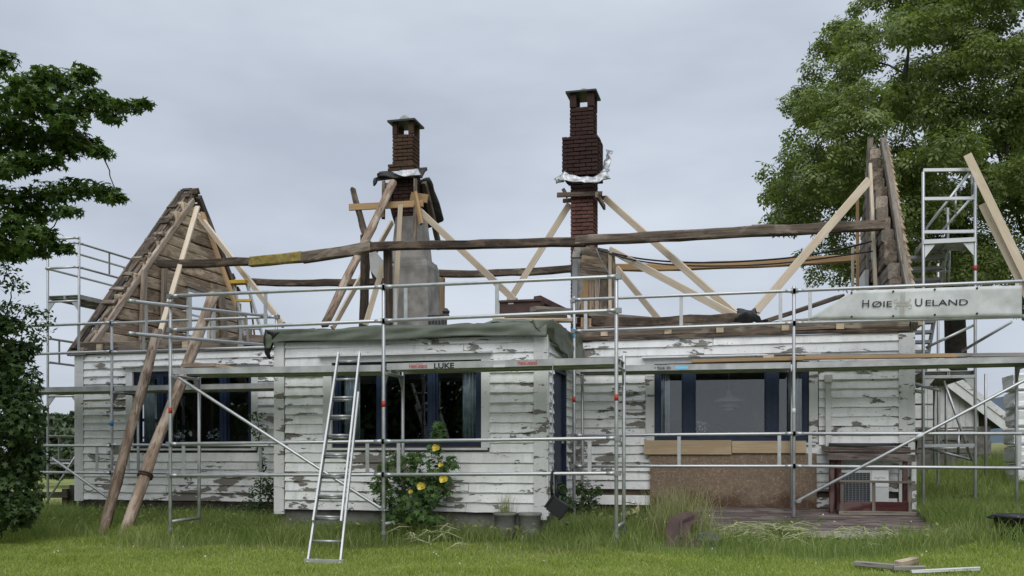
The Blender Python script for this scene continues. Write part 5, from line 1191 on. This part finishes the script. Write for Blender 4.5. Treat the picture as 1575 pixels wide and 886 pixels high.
def ash():
    v, f = [], []
    for i, (bx, by, an) in enumerate([(0, .42, 0), (.04, .22, 55), (-.04, .22, -55), (.04, .0, 65), (-.04, .0, -65), (.04, -.22, 75), (-.04, -.22, -75)]):
        a = R(90-an); d = (math.cos(a), math.sin(a)); n_ = (-d[1], d[0]); l, wd = .36, .085; k = len(v)
        v += [(bx, by, 0), (bx+d[0]*l*.5+n_[0]*wd, by+d[1]*l*.5+n_[1]*wd, -.02), (bx+d[0]*l, by+d[1]*l, -.10), (bx+d[0]*l*.5-n_[0]*wd, by+d[1]*l*.5-n_[1]*wd, -.02)]; f.append((k, k+1, k+2, k+3))
    return v, f
ASH = ash()
def clump_points(centers, radii, per, seed, shell=.35):
    rg = np.random.default_rng(seed); P, Nn = [], []
    for c, r, n in zip(centers, radii, per):
        d = rg.normal(0, 1, (n, 3)); d /= np.linalg.norm(d, axis=1)[:, None]; u = rg.uniform(shell, 1, (n, 1))**.6
        P.append(np.asarray(c)+d*u*np.asarray(r)); nn = d*.6+np.array([0, 0, .75]); Nn.append(nn)
    return np.concatenate(P), np.concatenate(Nn)
def limbs(root, targets, r0, seed, parent, name='limb', mat='bark', nmin=.012):
    """connect every clump to the nearest node that lies closer to the trunk, thickening towards it"""
    rnd = random.Random(seed); nodes = [Vector(p) for p in root]; par = [max(i-1, 0) for i in range(len(nodes))]; base = len(nodes)
    for t in sorted([Vector(t) for t in targets], key=lambda t: (t-nodes[base-1]).length):
        best = min(range(len(nodes)), key=lambda i: (nodes[i]-t).length+(0 if i >= base-2 else 2)+(6 if i >= base and (nodes[i]-nodes[base-1]).length > (t-nodes[base-1]).length-.15 else 0)); nodes.append(t); par.append(best)
    load = [1.0]*len(nodes)
    for i in range(len(nodes)-1, base-1, -1): load[par[i]] += load[i]
    mx = max(load[base:]) if len(nodes) > base else 1; m = MB()
    for i in range(base, len(nodes)):
        a, c = nodes[par[i]], nodes[i]; L_ = (c-a).length; ra = max(nmin, r0*math.sqrt(load[i]/mx)); pts = []
        if ra <= nmin*1.3 and L_ > .36: continue
        rb = max(nmin*.6, ra*.62)
        for k in range(6): t = k/5; pts.append(a.lerp(c, t)+Vector((mnoise.noise((i, t*2, 0)), mnoise.noise((i, t*2, 5)), mnoise.noise((i, t*2, 9))+.35*math.sin(math.pi*t)))*L_*.12*math.sin(math.pi*t))
        m.path(pts, [ra+(rb-ra)*k/5 for k in range(6)], 6)
    return m.build(name, M[mat], parent, True)
def inside(poly, x, y):
    c = False; n = len(poly)
    for i in range(n):
        x1, y1 = poly[i]; x2, y2 = poly[i-1]
        if (y1 > y) != (y2 > y) and x < (x2-x1)*(y-y1)/(y2-y1)+x1: c = not c
    return c

# big ash tree behind the right end
TD = 25.2; tb0 = atd(1470, 560, TD); tb0.z = gz(tb0.x, tb0.y)-.1
tree = thing('ash_tree', tb0, 'tall broad green ash tree behind the right gable', 'tree')
trunk_pts = [tb0, atd(1470, 540, TD), atd(1467, 430, TD), atd(1472, 360, TD), atd(1476, 310, TD)]
MB().path(trunk_pts, [.34, .27, .25, .23, .20], 12).build('trunk', M['bark'], tree, True)
poly = [(1312, 12), (1330, -60), (1800, -120), (1820, 430), (1560, 470), (1500, 420), (1420, 440), (1330, 420), (1252, 445), (1235, 405), (1205, 370), (1178, 330), (1172, 272), (1195, 235), (1228, 208), (1200, 170), (1205, 148), (1235, 130), (1245, 95), (1262, 70), (1262, 50), (1300, 30), (1345, 48), (1380, 30)]
rt = random.Random(9); C = []
tries = 0
while len(C) < 300 and tries < 60000:
    tries += 1; px = rt.uniform(1165, 1800); py = rt.uniform(-110, 460)
    if not inside(poly, px, py) or (px < 1400 and not inside(poly, px-32, py)): continue
    r_ = math.hypot((px-1480)/320, (py-180)/330); dep = TD+rt.uniform(-1, 1)*4.2*math.sqrt(max(.06, 1-min(1, r_)**2))
    p = atd(px, py, dep)
    if all((p-q).length > .50 for q in C): C.append(p)
edge = [(1186, 300), (1180, 268), (1205, 345), (1240, 395), (1255, 425), (1290, 425), (1215, 160), (1232, 145), (1262, 80), (1290, 45), (1335, 55), (1320, 10), (1350, -5), (1250, 110), (1222, 215), (1200, 285), (1300, 60), (1272, 60), (1245, 180), (1225, 255)]
for px, py in edge: C.append(atd(px, py, TD+rt.uniform(-1.5, 1.5)))
limbs(trunk_pts, C+[atd(1500, 230, TD), atd(1440, 200, TD+1), atd(1540, 260, TD-1), atd(1400, 280, TD-1)], .17, 3, tree)
radii = [(rt.uniform(.42, .80), rt.uniform(.42, .80), rt.uniform(.30, .55)) for _ in C]
for i in range(len(C)-len(edge), len(C)): radii[i] = (rt.uniform(.28, .42), rt.uniform(.28, .42), rt.uniform(.2, .32))
P, Q = clump_points(C, radii, [int(112*r[0]*r[1]/.36) for r in radii], 5)
leaves('crown', P, Q, np.random.default_rng(1).uniform(.20, .44, len(P)), ASH, 'leaf_ash', tree, 2, .45)

# sycamore reaching in from the left
LD = 13.0; lb0 = atd(-330, 800, LD); lb0.z = gz(lb0.x, lb0.y)-.1
syc = thing('sycamore_tree', lb0, 'dark leafy sycamore reaching in from the left edge', 'tree')
tp_ = [lb0, atd(-330, 600, LD), atd(-320, 380, LD), atd(-310, 200, LD)]
MB().path(tp_, [.28, .24, .2, .14], 12).build('trunk', M['bark'], syc, True)
arms = [[(-30, 100, 40, 22), (5, 92, 28, 14)],
        [(-20, 160, 60, 26), (40, 140, 50, 26), (90, 125, 40, 22), (130, 115, 28, 16), (60, 165, 45, 18), (110, 165, 45, 18), (160, 162, 38, 13), (200, 163, 30, 10), (222, 160, 16, 6), (100, 190, 40, 12), (20, 190, 45, 15), (145, 150, 30, 14), (70, 115, 30, 14), (170, 180, 26, 8)],
        [(-20, 220, 60, 24), (40, 215, 55, 24), (90, 212, 45, 20), (130, 222, 35, 16), (155, 234, 22, 10), (30, 250, 45, 16), (75, 248, 35, 13), (105, 235, 28, 10), (0, 262, 40, 14)],
        [(-20, 300, 55, 20), (30, 310, 50, 22), (80, 298, 45, 20), (125, 290, 38, 17), (160, 295, 32, 15), (182, 305, 18, 10), (60, 330, 40, 14), (20, 345, 45, 18), (60, 365, 42, 18), (95, 382, 22, 10), (10, 385, 45, 18), (50, 385, 35, 12), (110, 325, 22, 8), (-20, 370, 50, 24)]]
SC = LD/F; C = []; rad = []
for arm in arms:
    for px, py, a, c in arm:
        p = atd(px, py, LD+rt.uniform(-.5, .5)); C.append(p); rad.append((a*SC*.86, a*SC*.95, c*SC*.92))
for k in range(26): C.append(atd(rt.uniform(-320, -70), rt.uniform(40, 420), LD+rt.uniform(-1.6, 1.6))); rad.append((.5, .55, .26))
limbs(tp_, C, .075, 5, syc, nmin=.007)
P, Q = clump_points(C, rad, [int(30+r[0]*r[2]*3300) for r in rad], 8, .1)
leaves('crown', P, Q*np.array([.5, .5, 1.2]), np.random.default_rng(3).uniform(.075, .15, len(P)), MAPLE, 'leaf_maple', syc, 4, .55)
# dense shrub beneath it
sb0 = atd(5, 815, 13.3); sb0.z = gz(sb0.x, sb0.y)
shb = thing('dark_shrub', sb0, 'dense dark shrub on the lawn at the left edge', 'shrub')
C = []; rad = []
for px, py, a, c in [(-10, 780, 70, 45), (25, 760, 40, 50), (40, 700, 34, 45), (0, 700, 60, 50), (10, 640, 50, 45), (38, 640, 32, 40), (25, 590, 40, 40), (-10, 590, 50, 45), (-15, 540, 45, 40), (10, 545, 40, 30), (-30, 490, 40, 40), (30, 790, 26, 24), (-60, 700, 60, 120), (15, 500, 22, 14), (35, 535, 28, 10)]:
    C.append(atd(px, py, 13.3+rt.uniform(-.3, .3))); rad.append((a*13.3/F, a*13.3/F, c*13.3/F))
limbs([sb0, V3(sb0, 0, 0, .4)], C, .05, 6, shb, 'stem', nmin=.008)
P, Q = clump_points(C, rad, [int(60+r[0]*r[2]*2600) for r in rad], 9, .3)
leaves('foliage', P, Q, np.random.default_rng(4).uniform(.06, .14, len(P)), MAPLE, 'leaf_shrub', shb, 6, .6)
# lighter sprays above the shrub
sp0 = V3(sb0, -.5, .5); spr = thing('lilac_bush', sp0, 'thin leafy sprays of a lighter bush above the dark shrub', 'shrub')
C = [atd(px, py, 13.8) for px, py in ((10, 420), (22, 440), (12, 470), (40, 478), (60, 482), (35, 505), (55, 520), (5, 500), (25, 560), (5, 400), (68, 500), (-15, 440))]
limbs([sp0, V3(sp0, 0, 0, 1.4)], C, .02, 7, spr, 'stem', nmin=.005)
P, Q = clump_points(C, [(.22, .22, .13)]*len(C), [75]*len(C), 12, .1); leaves('foliage', P, Q, np.random.default_rng(5).uniform(.045, .08, len(P)), OVAL, 'leaf_maple', spr, 7, .8)

def bush(name, label, root, blobs, Y, mat, size, dens, tmpl=OVAL, cat='shrub', seed=1, stem=.012):
    t = thing(name, root, label, cat); C = []; rad = []
    for px, py, a, c in blobs:
        p = at(px, py, Y+random.Random(px).uniform(-.1, .1)); s = (p-CAM).dot(CF)/F; C.append(p); rad.append((a*s, min(a*s, .32), c*s))
    limbs([Vector(root), V3(root, 0, 0, .15)], C, stem, seed, t, 'stem', nmin=.004)
    P, Q = clump_points(C, rad, [int(14+r[0]*r[2]*dens) for r in rad], seed, .25); leaves('foliage', P, Q+np.array([0, -.45, 0]), np.random.default_rng(seed).uniform(size*.6, size, len(P)), tmpl, mat, t, seed+1, .5); return t
p = at(640, 808, -2.75); r0 = (p.x, -2.75, gz(p.x, -2.75))
pe = bush('peony_bush', 'yellow flowered tree peony growing against the block wall', r0, [(600, 760, 28, 30), (640, 780, 34, 26), (665, 755, 30, 28), (620, 725, 28, 20), (660, 720, 30, 18), (690, 712, 16, 14), (585, 745, 16, 16), (648, 750, 25, 25), (680, 735, 18, 14), (668, 690, 12, 12), (672, 668, 14, 9), (640, 705, 22, 10), (605, 705, 14, 14), (610, 795, 30, 14), (660, 800, 25, 12), (590, 720, 10, 12), (676, 655, 9, 6)], -2.68, 'leaf_peony', .125, 1500, MAPLE, 'shrub', 31)
rf = random.Random(2)
for px, py, s in ((672, 689, .066), (679, 715, .045), (684, 737, .075), (650, 748, .078), (633, 756, .042)):
    c = at(px, py, -2.93 if s > .06 else -2.9); m = MB()
    for k in range(11):
        a = 2*math.pi*k/11*1.618*2; r_ = s*(.55+.45*(k % 3)/2); tl = .25+.35*rf.random(); d = Vector((math.cos(a), -.55*tl*2, math.sin(a))).normalized(); n_ = d.cross(Vector((0, 1, 0))).normalized(); wv = r_*.42
        pts = [c, c+d*r_*.5+n_*wv, c+d*r_*.95+n_*wv*.55+Vector((0, -.012, 0)), c+d*r_*.95-n_*wv*.55+Vector((0, -.008, 0)), c+d*r_*.5-n_*wv]; m.add(pts+[V3(q, 0, .004) for q in pts], [(0, 1, 2, 3, 4), (9, 8, 7, 6, 5), (0, 5, 6, 1), (1, 6, 7, 2), (2, 7, 8, 3), (3, 8, 9, 4), (4, 9, 5, 0)])
    fl = m.build('flower', M['petal_yellow'], pe); h = MB(); h.lathe(V3(c, 0, -.025, -.012), [(.001, 0), (s*.22, .004), (s*.22, .02), (.001, .026)], 8); h.build('flower_heart', M['petal_heart'], fl)
    rod('flower_stem', (c.x, c.y+.01, c.z), (c.x+rf.uniform(-.05, .05), -2.75, c.z-.25), .005, M['leaf_peony'], pe)
p = at(403, 775, -2.0); bush('weed_bush', 'dark weedy bush in the corner of the left wing', (p.x, -.7, gz(p.x, -.7)), [(400, 770, 26, 26), (415, 750, 14, 22), (385, 785, 24, 18), (405, 745, 16, 14)], -.7, 'leaf_shrub', .08, 2600, OVAL, 'shrub', 41)
p = at(395, 700, -.5); bush('climber', 'small leafy climber beside the left wing window', (p.x, -.45, gz(p.x, -.45)), [(396, 640, 14, 10), (398, 660, 16, 13), (400, 685, 10, 16), (404, 715, 8, 18)], -.4, 'leaf_shrub', .075, 2400, OVAL, 'climber', 42)
p = at(905, 770, -.5); bush('weed_bush', 'leafy weeds at the wall foot behind the scaffold posts', (p.x, -.5, gz(p.x, -.5)), [(905, 762, 20, 14), (900, 775, 26, 14), (890, 750, 10, 12), (920, 755, 12, 10)], -.5, 'leaf_shrub', .09, 2400, OVAL, 'weeds', 43)
p = at(870, 775, -1.5); bush('weed_bush', 'dark fern like weeds before the navy door', (p.x, -1.7, gz(p.x, -1.7)), [(868, 770, 14, 16), (864, 750, 9, 12), (878, 778, 10, 12)], -1.7, 'leaf_shrub', .09, 2400, OVAL, 'weeds', 44)
p = at(970, 790, -1.7); bush('weed_bush', 'pale green dock plant at the foot of the scaffold posts', (p.x, -1.9, gz(p.x, -1.9)), [(972, 788, 14, 7), (962, 792, 10, 6)], -1.9, 'grass_pale', .12, 1600, OVAL, 'weeds', 45)
# pot plants behind the window panes
for k, (px, py, Y, rect, lb) in enumerate(((275, 672, .28, WL, 'white flowering pot plant on the left wing window sill'), (300, 668, .28, WL, 'leafy pot plant in the middle of the left wing window'), (330, 668, .28, WL, 'white flowering pot plant beside the window post'), (1078, 655, .28, WR, 'white flowering pot plant inside the wide window'), (1100, 660, .4, WR, 'dark round pot plant inside the wide window'), (1172, 645, .4, WR, 'bushy plant inside the wide window near its post'))):
    p = at(px, py, Y); r0 = (p.x, Y, rect[2]-.05); big = k == 5; t = bush('pot_plant', lb, r0, [(px, py, 12 if not big else 22, 10 if not big else 18)], Y, 'leaf_shrub' if k in (1, 4, 5) else 'white_metal', .06, 3000, OVAL, 'pot plant', 60+k)
    MB().lathe((p.x, Y, rect[2]-.055), [(.001, 0), (.05, 0), (.065, .1), (.06, .1), (.001, .08)], 12).build('pot', M['lamp_white'], t, True)
    MB().box(p.x-.1, p.x+.1, Y-.08, Y+.08, rect[2]-.08, rect[2]-.0551).build('stand', M['room_wall'], t)

# tall hedge behind the photographer, which the left panes mirror
r0 = Vector((-12, -31, gz(-12, -31))); t = thing('garden_hedge', r0, 'tall dark garden hedge that shows only as a reflection in the left panes', 'hedge')
C = [Vector((rt.uniform(-28, 1.5), -31+rt.uniform(-1, 1), r0.z+rt.uniform(.2, 8.5))) for _ in range(330)]
P, Q = clump_points(C, [(1.3, .8, 1.0)]*330, [110]*330, 70); leaves('foliage', P, Q, np.random.default_rng(2).uniform(.35, .7, len(P)), OVAL, 'leaf_shrub', t, 3, .8)
m = MB()
for k in range(9): x = -27+k*3.4; m.path([(x, -31, r0.z-.1), (x+.1, -31, r0.z+3), (x, -30.9, r0.z+6.5)], [.2, .15, .06], 7)
m.build('stems', M['bark'], t, True)

# ------------------------------------------------------------------ distance
def far_wood(name, spans, D, label, seed):
    rg = random.Random(seed); C = []; rad = []
    for px0, px1, ytop, ybot in spans:
        for k in range(int((px1-px0)/4)):
            px = rg.uniform(px0, px1); d = D*rg.uniform(.92, 1.1); top = ytop+rg.uniform(-6, 8)
            for q in range(3): C.append(atd(px, rg.uniform(top, ybot), d)); s = d/F; rad.append((rg.uniform(8, 15)*s, rg.uniform(8, 15)*s, rg.uniform(6, 11)*s))
    P, Q = clump_points(C, rad, [70]*len(C), seed, .5); o = leaves(name, P, Q, np.random.default_rng(seed).uniform(.5, 1.0, len(P))*D/90, OVAL, 'leaf_far', None, seed, .7); tag(o, label, 'wood', kind='stuff')
far_wood('far_wood', [(-60, 40, 600, 735), (60, 135, 640, 725), (105, 180, 646, 735), (-200, -40, 600, 735)], 75, 'distant wood beyond the field left of the house', 14)
far_wood('far_hedge', [(30, 120, 688, 728)], 58, 'distant hedge crossing the field left of the house', 15)
def hill_range():
    v = []; n = 90
    for i in range(n+1):
        px = 1380+i*8; h = 26*math.exp(-((px-1600)/110)**2)+14*math.exp(-((px-1850)/160)**2)+10; p = atd(px, 694-74-h+20, 900); v.append(p)
    m = MB(); N_ = len(v); base = [Vector((p.x, p.y, -12)) for p in v]; back = [Vector((p.x+60, p.y+260, -12)) for p in v]
    m.add(base+v+back, [(i, i+1, N_+i+1, N_+i) for i in range(n)]+[(N_+i, N_+i+1, 2*N_+i+1, 2*N_+i) for i in range(n)]); tag(m.build('hills', M['hill_blue'], None, True), kind='structure')
hill_range()

# ------------------------------------------------------------------ grass
def blades(name, X, Y, H, W, mat, seed, bend=.5, lab=None, z=None):
    rg = np.random.default_rng(seed); n = len(X)
    Z = np.array([gz(a, b) for a, b in zip(X, Y)]) + np.array([.02*mnoise.noise((a*.7, b*.7, 0)) for a, b in zip(X, Y)]) - .012
    if z is not None: Z = z
    th = rg.uniform(0, 2*np.pi, n); dx, dy = np.cos(th), np.sin(th); ph = rg.uniform(0, 2*np.pi, n); bx, by = np.cos(ph), np.sin(ph); bn_ = rg.uniform(.1, 1, n)*bend*H
    V = np.zeros((n, 7, 3))
    for k, (t, wf) in enumerate(((0, 1), (.4, .9), (.75, .55))):
        lx = bx*bn_*t**2; ly = by*bn_*t**2; hz = H*t*(1-.18*bend*t)
        for s in (0, 1): q = (s*2-1)*W*wf/2; V[:, k*2+s] = np.stack([X+lx+dx*q, Y+ly+dy*q, Z+hz], 1)
    V[:, 6] = np.stack([X+bx*bn_, Y+by*bn_, Z+H*(1-.3*bend)], 1)
    o = (np.arange(n)*7)[:, None]
    quads = np.concatenate([np.array([[0, 1, 3, 2]])+o, np.array([[2, 3, 5, 4]])+o]); tris = np.array([[4, 5, 6]])+o
    ob = np_mesh(name, V.reshape(-1, 3), [quads, tris], M[mat]); tag(ob, lab, 'grass', kind='stuff'); return ob
def fbm(X, Y, f, s=0): return np.array([mnoise.noise((a*f, b*f, s)) for a, b in zip(X, Y)])
rg = np.random.default_rng(77)
def clear(X, Y):                                        # keep grass out of the house, the terrace and the step
    k = ~((X > XL-.02) & (X < XR+.02) & (Y > -.04) & (Y < YB)) & ~((X > BX0) & (X < BX1) & (Y > BY-.02) & (Y < .1)) & ~((X > x0t+.1) & (X < x1t) & (Y > -1.95) & (Y < 0))
    return k
# mown lawn
n = 150000; X = rg.uniform(0.5, 20, n); Y = rg.uniform(-6.4, -2.9, n); edge_ = -3.55+.35*np.sin(X*.9)+.25*np.sin(X*2.3+1)
k = (Y < edge_+rg.uniform(-.25, .25, n)); X, Y = X[k], Y[k]
H = .04+.035*rg.random(len(X))+.11*np.clip(fbm(X, Y, 1.6)-.05, 0, 1); blades('lawn_grass', X, Y, H, np.full(len(X), .0085), 'grass_lawn', 1, .9, 'short mown green lawn in front of the house')
# long grass along the house
n = 150000; X = rg.uniform(-6, 21, n); Y = rg.uniform(-4.3, 1.2, n); edge_ = -3.55+.35*np.sin(X*.9)+.25*np.sin(X*2.3+1)
den = fbm(X, Y, .55, 3); k = (Y > edge_+rg.uniform(-.5, .2, n)) & clear(X, Y) & (den+rg.uniform(-.5, .75, n) > -.1) & ~((X < 2.6) & (X > -.3) & (Y < -2.2) & (rg.random(n) < .4)); X, Y = X[k], Y[k]
H = .13+.24*rg.random(len(X))**1.5+.50*np.clip(fbm(X, Y, .9, 8)+.05, 0, 1)*np.clip((Y+3.6)/1.0, .2, 1); H = np.where((X > 10.8) & (X < 14.6) & (Y > -2.7) & (Y < -1.9), H*.4, H); blades('long_grass', X, Y, H, rg.uniform(.004, .009, len(X)), 'grass_tall', 2, .8, 'unmown long grass growing along the house walls')
# meadow right of the house and behind
n = 48000; X = rg.uniform(13.8, 24, n); Y = rg.uniform(-3, 12, n); k = clear(X, Y) & (Y < 8.9); X, Y = X[k], Y[k]
H = .12+.22*rg.random(len(X)); blades('meadow_grass', X, Y, H, rg.uniform(.006, .012, len(X)), 'grass_tall', 3, .7, 'meadow grass on the rise right of the house')
# pasture left of the house
n = 30000; X = rg.uniform(-14, 1, n); Y = rg.uniform(-1, 16, n); k = clear(X, Y) & (X < -.1); X, Y = X[k], Y[k]
blades('pasture_grass', X, Y, .1+.15*rg.random(len(X)), rg.uniform(.006, .012, len(X)), 'grass_pale', 4, .7, 'pasture grass behind the fence left of the house')
# tufts
def tuft(px, py, Y_, spread, num, hgt, mat, seed, label, bend=.7, wd=.006):
    p = at(px, py, Y_); g_ = np.random.default_rng(seed); X = p.x+g_.normal(0, spread, num); Y = Y_+g_.normal(0, spread*.6, num); k = clear(X, Y); X, Y = X[k], Y[k]
    blades('grass_tuft', X, Y, hgt*g_.uniform(.4, 1, len(X)), np.full(len(X), wd), mat, seed, bend, label)
tuft(1045, 800, -2.2, .24, 800, .95, 'grass_pale', 10, 'tall pale grass tuft behind the rusty plate', .5)
tuft(925, 800, -2.4, .35, 1800, .48, 'grass_tall', 11, 'green grass tuft between door and scaffold post', .7)
tuft(330, 815, -2.6, .5, 3200, .42, 'grass_tall', 12, 'thick grass tuft under the left scaffold bay', .9)
tuft(230, 830, -2.9, .28, 900, .32, 'grass_lawn', 13, 'bright grass tuft between log feet and scaffold post', .9)
tuft(480, 815, -2.9, .6, 2600, .36, 'grass_tall', 14, 'grass tuft at the foot of the aluminium ladder', .8)
tuft(1205, 800, -2.1, .16, 420, .42, 'grass_tall', 15, 'grass tuft at the terrace edge', .6)
tuft(1440, 790, -1.0, .35, 2000, .55, 'grass_tall', 16, 'high grass at the right house corner', .6)
tuft(1500, 800, -1.4, .6, 2600, .45, 'grass_tall', 17, 'high grass between the terrace and the black tub', .6)
for k_, (px, py, Y_, sp_, n_, h_, m_, lb_2) in enumerate(((395, 800, -2.3, .35, 1500, .5, 'grass_tall', 'seeding grass tuft below the weedy corner bush'), (560, 812, -2.75, .25, 800, .42, 'grass_tall', 'grass tuft left of the peony'), (725, 808, -2.7, .3, 900, .36, 'grass_tall', 'grass tuft between the peony and the pots'), (890, 790, -2.0, .3, 1100, .5, 'grass_tall', 'grass tuft before the navy door'), (60, 815, -1.9, .5, 1600, .45, 'grass_tall', 'long grass beside the dark shrub'), (1110, 812, -2.35, .25, 500, .3, 'grass_pale', 'pale grass tuft at the left end of the terrace'), (1545, 790, -.8, .6, 1800, .5, 'grass_tall', 'high grass behind the black tub'), (1470, 815, -2.4, .4, 900, .3, 'grass_pale', 'bleached grass patch right of the terrace corner'), (820, 845, -3.6, .7, 900, .16, 'grass_pale', 'bleached patch at the lawn edge below the pots'), (300, 850, -3.9, .8, 1200, .15, 'grass_pale', 'bleached patch at the lawn edge below the left scaffold bay'))):
    tuft(px, py, Y_, sp_, n_, h_, m_, 200+k_, lb_2, .75)
p = at(777, 778, -2.5); g_ = np.random.default_rng(18); X = p.x+g_.normal(0, .05, 110); Y = -2.5+g_.normal(0, .04, 110)
blades('pot_grass', X, Y, g_.uniform(.12, .42, 110), np.full(110, .005), 'grass_pale', 18, .35, 'dry grass standing in the concrete pot', np.full(110, gz(p.x, -2.5)+.32))
# broad-leaved weeds and clover heads scattered through the grass
X = rg.uniform(.5, 20, 2200); Y = rg.uniform(-3.4, -.3, 2200); k = clear(X, Y) & (fbm(X, Y, .8, 5) > -.05); X, Y = X[k], Y[k]
P = np.stack([X, Y, np.array([gz(a, b) for a, b in zip(X, Y)])+np.where(Y < -3.6, .04, rg.uniform(.08, .3, len(X)))], 1)
tag(leaves('weed_leaves', P, np.tile([0, -.3, 1.0], (len(P), 1)), rg.uniform(.04, .10, len(P)), OVAL, 'grass_tall', None, 51, .5), 'broad weed leaves scattered through the grass', 'weeds', kind='stuff')
X = rg.uniform(2, 19, 130); Y = rg.uniform(-5.4, -1.0, 130); k = clear(X, Y); X, Y = X[k], Y[k]
P = np.stack([X, Y, np.array([gz(a, b) for a, b in zip(X, Y)])+np.where(Y < -3.6, .075, rg.uniform(.2, .4, len(X)))], 1)
tag(leaves('clover_heads', P, np.tile([0, -.3, 1.0], (len(P), 1)), rg.uniform(.018, .03, len(P)), OVAL, 'white_board', None, 52, .9), 'tiny white clover heads scattered over the lawn', 'flowers', kind='stuff')
# cut stalks lying in heaps
def heap(px0, px1, py, Y_, num, seed, label, ln=.5):
    rnd = random.Random(seed); m = MB()
    for i in range(num):
        p = at(rnd.uniform(px0, px1), py, Y_+rnd.gauss(0, .3)); p.z = gz(p.x, p.y)+rnd.uniform(.06, .24); a = rnd.uniform(0, math.pi); l = ln*rnd.uniform(.4, 1); d = Vector((math.cos(a), math.sin(a)*.7, rnd.uniform(-.1, .15)))
        m.path([p-d*l*.5-UP*.03, p+UP*.04*rnd.random(), p+d*l*.5-UP*.03], [.003, .0075, .002], 4)
    tag(m.build('cut_stalks', M['straw'], None), label, 'cuttings', kind='stuff')
heap(1125, 1240, 830, -2.4, 75, 1, 'pale cut stalks heaped on the grass before the terrace', .75); heap(1290, 1370, 838, -2.7, 32, 2, 'thin pale cut stalks on the grass right of the terrace', .45); heap(610, 720, 832, -3.3, 26, 3, 'dry cut stalks on the grass below the peony', .5)
